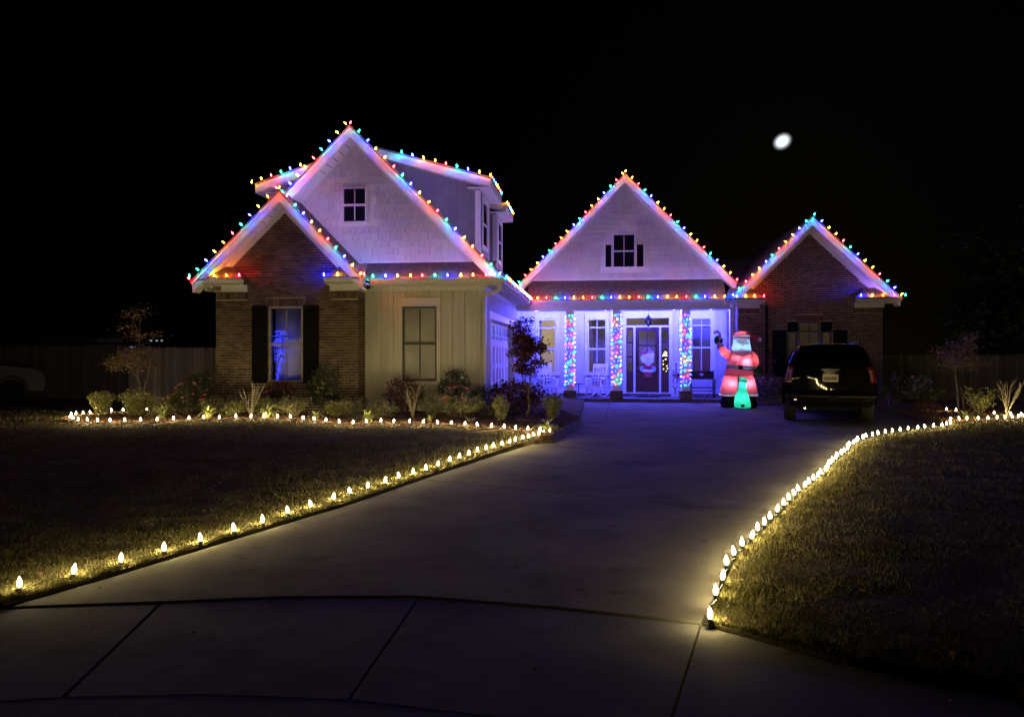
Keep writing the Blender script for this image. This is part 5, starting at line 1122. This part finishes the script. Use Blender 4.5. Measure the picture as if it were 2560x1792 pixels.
# blue lit tree placed behind the left window, standing in for a reflection
bt = thing('reflection_tree', 'blue fairy-lit tree standing in for a reflection in the shuttered window', 'window reflection', (-8.03,17.90,.90))
BM_ = ico(.0085); BM_.materials.append(emis('blue_fairy', (.03,.045,1), 4.2)); tm = MB()
tr_ = [[(0,0,.0),(.02,0,.15),(.04,.0,.40),(.10,0,.62)],[(.04,0,.4),(.0,0,.60),(-.04,0,.9)],[(.10,0,.62),(.18,0,.75),(.16,0,1.0),(.22,0,1.25)],[(.0,0,.6),(.06,0,.95),(.06,0,1.3)],[(.16,0,1.0),(.27,0,1.18)]]
for p in tr_: tm.tube(p, .008, 5)
obj('branch', tm, M['bark'], bt)
for i in range(285):
    f = random.random()
    if f < .22: z = random.uniform(0,.62); x = .02+.12*z+random.gauss(0,.018+.02*z)
    elif f < .5: z = random.uniform(.55,.86); x = .08+random.uniform(-.14,.17)
    else: z = random.uniform(.92,1.32); x = .10+random.uniform(-.16,.20)
    link('fairy_light', BM_, bt, (x, random.uniform(-.03,.03), z))
# ------------------------------------------------------------------ fences
def fence(name, label, a, b, h, z0, n, cat='fence', fm=None):
    fm = fm or M['fence']
    a, b = Vector((*a,0)), Vector((*b,0)); d = (b-a); L_ = d.length; d.normalize(); ang = math.atan2(d.y, d.x); t = thing(name, label, cat, (a.x,a.y,z0), ang, 'weathered wooden fences beside the house')
    w = L_/n; pm = mesh_of('picket', MB().xz([(-.5,0),(.5,0),(.5,.97),(.28,1),(-.28,1),(-.5,.97)], -.5, .5), fm)
    for i in range(n): link('picket', pm, t, (w*(i+.5), random.uniform(-.004,.004), 0), (0,random.uniform(-.006,.006),0), (w-.008, .018, h+random.uniform(-.012,.012)))
    for z in (.25, h*.5, h-.25): obj('rail', MB().box(0,L_,.01,.05,z,z+.085), M['fence'], t)
    for i in range(int(L_/2.4)+1): obj('post', MB().box(min(2.4*i,L_-.1),min(2.4*i,L_-.1)+.09,.052,.14,0,h-.05), M['fence'], t)
fence('wooden_fence', 'pale weathered picket fence joining the left side of the brick bay', (-15.3,22.8), (-10.2,22.8), 1.86, 0, 36)
fence('wooden_fence', 'long unlit wooden fence running on past the truck at far left', (-31.0,24.6), (-15.32,22.85), 1.95, 0, 106, 'fence', M['shadedfence'])
fence('wooden_fence', 'dark wooden fence behind the shrubs right of the house', (9.15,25.6), (15.5,25.0), 1.62, 0, 45, 'fence', M['shadedfence'])

# ------------------------------------------------------------------ trailers far beyond the left fence
M['trailer'] = mat('trailer_white', (.5,.5,.52), .5); M['nightlit'] = emis('lit_trailer_window', (.75,.82,1), .35)
tr = thing('camper_trailer', 'dark camper trailer with small lit windows beyond the left fence', 'trailer', (-25.6,42,0))
obj('body', MB().xz([(-1.4,.6),(1.2,.6),(1.15,2.3),(.75,3.0),(.5,3.1),(-1.3,3.1),(-1.5,2.9)],-1,1.2), M['plastic'], tr); obj('roof', MB().box(-1.35,.6,-1.05,1.25,3.101,3.14), M['trailer'], tr)
for x in (-.55, -.2, .12): obj('window', MB().box(x,x+.14,-1.02,-1.001,2.42,2.50), M['nightlit'], tr)
for x in (-1,.7): obj('wheel', MB().lathe([(.1,-.1),(.34,-.1),(.34,.1),(.1,.1)],14,Matrix.Translation((x,-.9,.34)) @ Matrix.Rotation(R(90),4,'X')), M['tyre'], tr)
tr = thing('carport', 'pale lit carport roof glimpsed above the fence behind the young tree', 'carport', (-27.3,41,0))
obj('roof', MB().xz([(-.9,2.15),(.8,2.15),(.8,2.24),(-.9,2.3)],-1,2), M['trailer'], tr); obj('lit_panel', MB().box(-.7,.3,.5,.52,1.8,2.1), emis('lit_panel',(.8,.88,1),.5), tr)
for x in (-.8, .4, .7): obj('post', MB().box(x,x+.07,-.95,-.88,0,2.15), M['trailer'], tr)
tr = thing('shed_roof', 'long low pale shed roof beyond the dark fence at left', 'shed', (-31.2,42,0))
obj('roof', MB().xz([(-1.9,2.35),(1.9,2.35),(1.8,2.62),(-1.7,2.7)],-1.2,1.2), M['trailer'], tr); obj('wall', MB().box(-1.8,1.8,-1,1,0,2.35), M['plastic'], tr)

# ------------------------------------------------------------------ shrubs, clumps and trees
def branch_mesh(tubes):
    m = MB()
    for pts, r0, r1, n in tubes:
        k = len(pts); m.tube(pts, [r0+(r1-r0)*i/(k-1) for i in range(k)], n)
    return m
def stems(n, h, w, r, lean=1.0, seg=4):
    out = []
    for i in range(n):
        a = random.uniform(0,2*math.pi); q = math.sqrt(random.random())*w*.5*lean; hh = h*random.uniform(.6,1.0)*(1-.35*(q/(w*.5+.001))**2); p = []
        for k in range(seg+1):
            t = k/seg; p.append((math.cos(a)*q*t**.8+random.uniform(-.012,.012), math.sin(a)*q*t**.8+random.uniform(-.012,.012), hh*t))
        out.append((p, r, r*.35, 5))
    return out
def shrub(name, label, x, y, h, w, leaf, nleaf, lsize, shape='round', flowers=0, fm=None, z=None, nst=14, stemmat=None, cat='shrub', group='shrubs and flowers in the beds', fzone=(.45,1)):
    z = BEDZ if z is None else z; t = thing(name, label, cat, (x,y,z-.01), random.uniform(0,6.28) if not flowers else 0, group)
    st = stems(nst, h*.92, w, .008 if h < .9 else .011); obj('stem', branch_mesh(st), stemmat or M['bark'], t)
    P_ = []
    tips = [Vector(p) for s in st for p in s[0][2:]]
    while len(P_) < nleaf:
        if shape == 'vase':
            u = rng.random(); q = w*.5*(.28+.72*u**.8)*np.sqrt(rng.random()); a = rng.uniform(0,6.28); P_.append((q*np.cos(a), q*np.sin(a), h*(.06+.94*u)*(1-.30*(q/(w*.5))**2)))
        elif shape == 'tips':
            c = random.choice(tips); P_.append((c.x+random.gauss(0,.05), c.y+random.gauss(0,.05), max(.03,c.z+random.gauss(.02,.05))))
        else:
            v = rng.normal(size=3); v /= np.linalg.norm(v); rr = (.55+.45*rng.random()); lump = 1+.14*math.sin(v[0]*5+x*3)*math.sin(v[2]*6+y); zz = h*.54+v[2]*h*.46*rr*lump
            if zz < .03: continue
            P_.append((v[0]*w*.5*rr*lump, v[1]*w*.5*rr*lump, zz))
    V, F_ = leafcloud(P_, lsize, .7, 1.0, .55); link('foliage', np_mesh('foliage', V, F_, leaf), t)
    for i in range(flowers):
        a = random.uniform(-math.pi,0); u = random.uniform(*fzone); rr = w*.5*math.sqrt(max(.05,1-(2*u-1.05)**2))*random.uniform(.6,1.05); c = Vector((rr*math.cos(a), rr*math.sin(a), h*u+.02)); m = MB(); s = random.uniform(.022,.040)
        for k in range(7):
            e = k*2.4; m.ell(c+Vector((math.cos(e)*s*.55*(k > 0), math.sin(e)*s*.55*(k > 0), random.uniform(-.3,.4)*s)), (s*.62,s*.62,s*.42), 6, 4)
        obj('bloom', m, fm, t, 180)
    return t
def strap(label, x, y, h, w, n, z=None, group='strappy leaf clumps along the bed'):
    t = thing('strap_leaf_clump', label, 'plant', (x,y,(BEDZ if z is None else z)-.01), 0, group); leaves = []
    for q in range(3):
        m = MB(); L_ = 9; wd = [.5,.9,1,1,.95,.85,.7,.45,.06]; ws = .024
        for k in range(L_):
            s_ = k/(L_-1); px = .5*s_**1.4*[.75,1.0,1.2][q]; pz = (1.05*s_ - [.55,.9,1.0][q]*s_**2.4)*[1.0,.9,.8][q]
            m.v += [(px,-ws*wd[k],pz+.006*wd[k]),(px,0,pz-.004),(px,ws*wd[k],pz+.006*wd[k])]
        for k in range(L_-1):
            for j in (0,1): m.f.append((k*3+j,k*3+3+j,k*3+4+j,k*3+1+j))
        leaves.append(mesh_of('leaf', m, M['strap'], 180))
    for i in range(n): link('leaf', random.choice(leaves), t, (random.gauss(0,.02),random.gauss(0,.02),0), (0,random.uniform(-.25,.15),i*2.4+random.uniform(-.3,.3)), (w*random.uniform(.7,1.1),1.05,h*random.uniform(.7,1.1)))
def twigs(label, x, y, h, w, n, z=None, sub=3):
    t = thing('bare_shrub', label, 'shrub', (x,y,(BEDZ if z is None else z)-.01), 0, 'bare shrubs in the beds'); tb_ = []
    for i in range(n):
        a = random.uniform(0,6.28); q = w*.5*random.uniform(.35,1); hh = h*random.uniform(.7,1.05); p = [(0,0,0)]
        for k in range(1,6): s_ = k/5; p.append((math.cos(a)*q*s_**1.0+random.gauss(0,.008), math.sin(a)*q*s_**1.0*.8+random.gauss(0,.008), hh*s_**.9))
        tb_.append((p, .011, .0035, 5))
        for j in range(sub):
            k = random.randint(2,4); b = Vector(p[k]); a2 = a+random.uniform(-1.2,1.2); l = h*random.uniform(.14,.3); tb_.append(([tuple(b), tuple(b+Vector((math.cos(a2)*l*.35,math.sin(a2)*l*.35,l*.5))), tuple(b+Vector((math.cos(a2)*l*.6,math.sin(a2)*l*.6,l)))], .005, .002, 4))
    obj('branch', branch_mesh(tb_), M['twig'], t)
def tree(name, label, x, y, z, pts_trunk, r0, crown, leaf, nleaf, lsize, nb=9, group=None, aspect=.5, clumps=26):
    t = thing(name, label, 'tree', (x,y,z), 0, group); tb_ = []
    for pts, ra, rb in pts_trunk: tb_.append((pts, ra, rb, 7))
    obj('trunk', branch_mesh(tb_), M['bark'], t); cl = []; br = []
    ends = [Vector(p[0][-1]) for p in pts_trunk]
    for i in range(clumps):
        cx, cy_, cz, rx, ry, rz = random.choice(crown); v = Vector((random.gauss(0,1),random.gauss(0,1),random.gauss(0,1))).normalized()*random.uniform(.25,1)**.5
        c = Vector((cx+v.x*rx, cy_+v.y*ry, cz+v.z*rz)); cl.append(c); e = min(ends, key=lambda q: (q-c).length); mid = (e+c)/2+Vector((0,0,.06)); br.append(([tuple(e),tuple(mid),tuple(c)], r0*.28, r0*.07, 5))
    obj('limb', branch_mesh(br), M['bark'], t); P_ = []
    cs = min(.45, sum(q[3] for q in crown)/len(crown)*.30)
    for i in range(nleaf):
        c = random.choice(cl); P_.append((c.x+random.gauss(0,cs), c.y+random.gauss(0,cs), c.z+random.gauss(0,cs*.55)))
    V, F_ = leafcloud(P_, lsize, .5, -.4, aspect); link('crown', np_mesh('crown', V, F_, leaf), t); return t

shrub('boxwood', 'round boxwood at the far left end of the light string', -11.7,16.4,.62,.62,M['box'],1500,.05,'vase')
shrub('boxwood', 'wide boxwood under the young tree at left', -10.75,16.3,.66,.82,M['box'],1900,.05,'vase')
shrub('boxwood', 'slim bright boxwood in front of the dark red shrub', -2.04,15.85,.57,.42,M['box'],1300,.045,'vase')
shrub('boxwood', 'dark boxwood silhouetted against the blue lit driveway', -.96,16.55,.56,.50,M['box'],1500,.045,'vase')
shrub('shrub', 'low shrub with pale pointed leaves behind the left boxwoods', -10.05,17.05,.68,.85,M['olive'],700,.085,'tips')
shrub('rose_bush', 'rose bush with coral blooms left of the brick bay window', -9.68,16.75,.80,.95,M['dkleaf'],900,.06,'tips',16,M['rose'])
shrub('rose_bush', 'wide rose bush with coral blooms below the siding window', -3.10,16.6,.74,1.15,M['olive'],1500,.05,'tips',12,M['rose'],nst=24)
shrub('holly', 'tall dark glossy holly against the fence at the left brick corner', -9.75,17.35,1.10,.70,M['dkleaf'],1000,.07)
shrub('holly', 'tall dark holly at the right corner of the brick bay', -6.55,17.3,1.22,.80,M['dkleaf'],1300,.07)
shrub('holly', 'dark holly with a few white blooms right of the siding window', -3.45,17.85,1.15,.85,M['dkleaf'],1200,.06,flowers=3,fm=M['white'])
shrub('shrub', 'sparse low shrub left of the bare twig bush', -8.68,16.9,.58,.55,M['olive'],420,.06,'tips')
shrub('azalea', 'spreading azalea with tan branches below the brick bay window', -7.02,16.65,.55,.92,M['olive'],1300,.04,'tips',nst=26,stemmat=M['twig'])
shrub('azalea', 'low spreading azalea left of the siding window', -5.60,16.75,.54,.92,M['olive'],1100,.045,'tips',nst=20)
shrub('maroon_shrub', 'dark red leaved shrub under the shuttered window', -7.75,17.4,.85,.95,M['maroon'],1000,.055,flowers=5,fm=M['pink'],fzone=(.6,1))
shrub('maroon_shrub', 'dark red shrub with dull pink blooms under the siding window', -4.70,17.75,.92,1.05,M['maroon'],1200,.055,flowers=6,fm=M['pink'],fzone=(.6,1))
shrub('maroon_shrub', 'broad dark purple shrub in front of the garage door', -1.98,18.2,.83,1.50,M['maroon'],3000,.07,nst=24)
shrub('shrub', 'dark low shrub between the rose bush and the garage corner', -2.72,17.75,.70,.75,M['dkleaf'],900,.05)
shrub('shrub', 'small dim shrub between the azaleas', -6.32,16.85,.46,.40,M['dkleaf'],350,.05,'tips')
twigs('tall bare shrub with upright grey twigs left of the brick bay window', -8.02,16.5,.82,.66,12)
twigs('bare branching shrub below the siding window', -4.12,16.4,.74,.62,7,sub=5)
for lab, x, y, h, w, n in (('leaf clump spreading in front of the first rose bush',-9.73,15.75,.46,.68,22),('leaf clump just left of the tall bare shrub',-8.73,15.95,.44,.56,16),
    ('bright upright leaf clump below the shuttered window',-7.44,16.15,.50,.66,20),('dim small leaf clump between the two azaleas',-6.27,16.1,.34,.56,13),('wide leaf clump in front of the low azalea',-4.92,15.65,.36,.72,24),
    ('tiny leaf clump right of the bare branching shrub',-3.57,15.75,.24,.40,10),('tiny leaf clump left of the slim boxwood',-2.71,15.7,.22,.38,9),('bright leaf clump at the corner where two light strings meet',-.92,13.95,.34,.52,24)):
    strap(lab, x, y-.05, h*1.2, w*1.15, int(n*1.35))
shrub('boxwood', 'low green mound behind the bright leaf clump at the shuttered window', -7.75,16.85,.46,.62,M['box'],900,.05)
shrub('boxwood', 'low green mound just right of the brick corner', -5.98,16.55,.40,.55,M['box'],800,.05)
shrub('azalea', 'leafy olive shrub right of the bare branching shrub', -3.78,16.95,.50,.60,M['olive'],900,.05)
shrub('boxwood', 'green mound at the foot of the tall bare shrub', -8.42,16.45,.36,.50,M['box'],700,.05)
shrub('azalea', 'olive shrub with lit leaves between fence holly and rose bush', -10.30,16.5,.48,.60,M['olive'],900,.05)
shrub('azalea', 'small olive shrub between the left rose bush and its fence holly', -9.05,16.6,.50,.65,M['olive'],800,.045,'tips',nst=18)
shrub('shrub', 'low leafy shrub filling the bed left of the bare branching shrub', -4.85,16.6,.42,.75,M['olive'],800,.05,'tips',nst=16)
shrub('rose_bush', 'small rose bush with two coral blooms by the siding corner', -2.45,16.9,.60,.62,M['dkleaf'],700,.05,'tips',2,M['rose'])
tree('young_maple','young staked maple with thin copper leaves by the left fence',-11.55,17.5,.15,
     [([(.22,0,0),(.20,0,.5),(.05,0,.85),(-.22,0,1.25)],.028,.014),([(.22,0,0),(.22,0,.6),(.33,0,.95),(.36,.05,1.4)],.022,.012),([(.05,0,.85),(.06,0,1.3),(.10,0,1.9)],.016,.01)],.03,
     [(0.05,0,1.75,.62,.5,.42),(.0,0,2.25,.36,.32,.45),(-.35,0,1.25,.40,.3,.14),(.35,0,1.25,.40,.3,.2)],M['copper'],2200,.068,aspect=.35)
sk_ = thing('tree_stake','thin wooden stake beside the young maple at left','stake',(-10.98,17.4,.15)); obj('pole', MB().tube([(0,0,0),(.03,0,1.15)],.016,6), M['bark'], sk_)
tree('red_maple','small dark red maple before the porch and garage door',-1.60,17.0,.15,
     [([(.0,0,0),(.07,0,.25),(.05,0,.55),(.09,0,.85),(.12,0,1.35),(.06,0,1.9)],.034,.013),([(.07,0,.62),(-.10,0,.95),(-.14,0,1.4),(-.1,0,2.0)],.018,.009)],.03,
     [(.0,0,2.02,.28,.28,.36),(.12,0,1.58,.36,.32,.28),(.08,0,1.25,.34,.32,.24),(-.10,0,1.6,.24,.24,.3)],M['maroon'],3600,.072,aspect=.5,clumps=40)
tree('young_maple','slender young maple in the right bed before the dark fence',9.75,21.5,.12,
     [([(.1,0,0),(.08,0,.55),(.02,0,1.0),(-.2,0,1.35)],.030,.013),([(.02,0,1.0),(.12,0,1.35),(.2,0,1.6)],.018,.009)],.03,
     [(.08,0,1.75,.50,.45,.32),(.0,0,1.35,.52,.45,.14),(.35,0,1.25,.42,.3,.10)],M['copper'],1900,.068,aspect=.35)
sk_ = thing('tree_stake','short stake tied to the slender maple in the right bed','stake',(9.98,21.45,.1)); obj('pole', MB().tube([(0,0,0),(-.08,0,.62)],.018,6), M['bark'], sk_)
for i, (x, y, h, w, lab, zz) in enumerate(((16.6,31,8.6,5.5,'tall dark tree looming at the right edge beyond the fence',0),(14.2,28,3.4,3.2,'lower dark bushy tree behind the slender maple at right',0))):
    tree('dark_tree', lab, x, y, zz, [([(0,0,0),(.1,0,h*.3),(0,0,h*.6)],.16,.07),([(.1,0,h*.3),(-.8,0,h*.5)],.08,.04),([(.1,0,h*.3),(.8,.3,h*.5)],.08,.04)],.14,
         [(0,0,h*.62,w*.42,w*.4,h*.33),(-.3,0,h*.35,w*.45,w*.4,h*.2)],M['dkleaf'],7000,.22,clumps=70,group='dark trees beyond the right fence')
shrub('holly','dark shrub with pale leaf tips between inflatable and car',5.35,24.0,.95,1.3,M['dkleaf'],1200,.075,z=.08)
shrub('holly','glossy dark shrub beside the right rear of the car',8.55,22.6,1.12,1.05,M['dkleaf'],800,.09,'tips',z=.1)
shrub('shrub','leafy shrub with pale tips before the right fence',9.25,22.3,.98,.85,M['dkleaf'],500,.09,'tips',flowers=1,fm=M['rose'],z=.1)
shrub('shrub','upright green shrub left of the bare twigs in the right bed',9.65,19.9,.78,.72,M['box'],700,.055,'tips',z=.11)
shrub('maroon_shrub','low dark red ground cover in the right bed behind the lights',9.0,21.4,.24,.75,M['maroon'],450,.05,z=.11)
twigs('bare forked shrub at the right edge above the white bulbs',9.98,19.35,.88,.85,9,z=.11,sub=4)
strap('leaf clump at the bend of the right light string',8.55,18.25,.36,.60,20,z=.11); strap('small leaf clump under the bare shrub at the right edge',9.62,18.75,.28,.50,14,z=.11)
# fallen sticks
for lab, pts in (('curved fallen stick lying on the dark lawn',[(-2.35,13.45),(-2.15,13.55),(-2.0,13.75),(-1.75,13.9),(-1.6,13.85)]),('fallen stick on the mulch near the boxwood',[(-1.75,16.3),(-1.6,16.1),(-1.3,16.0),(-1.05,15.75)])):
    t = thing('fallen_stick', lab, 'stick', (*pts[0],.15), 0); obj('stick_body', MB().tube([(x-pts[0][0],y-pts[0][1],.02+.03*random.random()) for x, y in pts], [.006,.011,.013,.012,.008][:len(pts)], 6), M['twig'], t, 180)

# ------------------------------------------------------------------ moon
mm = bpy.data.materials.new('moon_glow'); mm.use_nodes = True; N = mm.node_tree.nodes; L = mm.node_tree.links; N.remove(N['Principled BSDF'])
e = N.new('ShaderNodeEmission'); e.inputs['Color'].default_value = (.86,.92,1,1); lw = N.new('ShaderNodeLayerWeight'); lw.inputs['Blend'].default_value = .5
iv = N.new('ShaderNodeMath'); iv.operation = 'SUBTRACT'; iv.inputs[0].default_value = 1.0; L.new(lw.outputs['Facing'], iv.inputs[1]); pw = N.new('ShaderNodeMath'); pw.operation = 'POWER'; pw.inputs[1].default_value = 6.5; L.new(iv.outputs[0], pw.inputs[0])  # emission fades toward the rim, painting a soft halo into the moon
ml = N.new('ShaderNodeMath'); ml.operation = 'MULTIPLY'; ml.inputs[1].default_value = 2.8; L.new(pw.outputs[0], ml.inputs[0]); L.new(ml.outputs[0], e.inputs['Strength']); L.new(e.outputs[0], N['Material Output'].inputs['Surface'])
bm = bmesh.new(); bmesh.ops.create_icosphere(bm, subdivisions=5, radius=1); me = bpy.data.meshes.new('moon'); bm.to_mesh(me); bm.free(); me.materials.append(mm); me.polygons.foreach_set('use_smooth', [True]*len(me.polygons))
mo = link('moon', me, None, scl=(5.7,5.7,5.0), loc=(96.54,400,112.97), rot=(0,R(-32),0)); tag(mo, 'bright gibbous moon in the black sky above the right gable', 'moon')
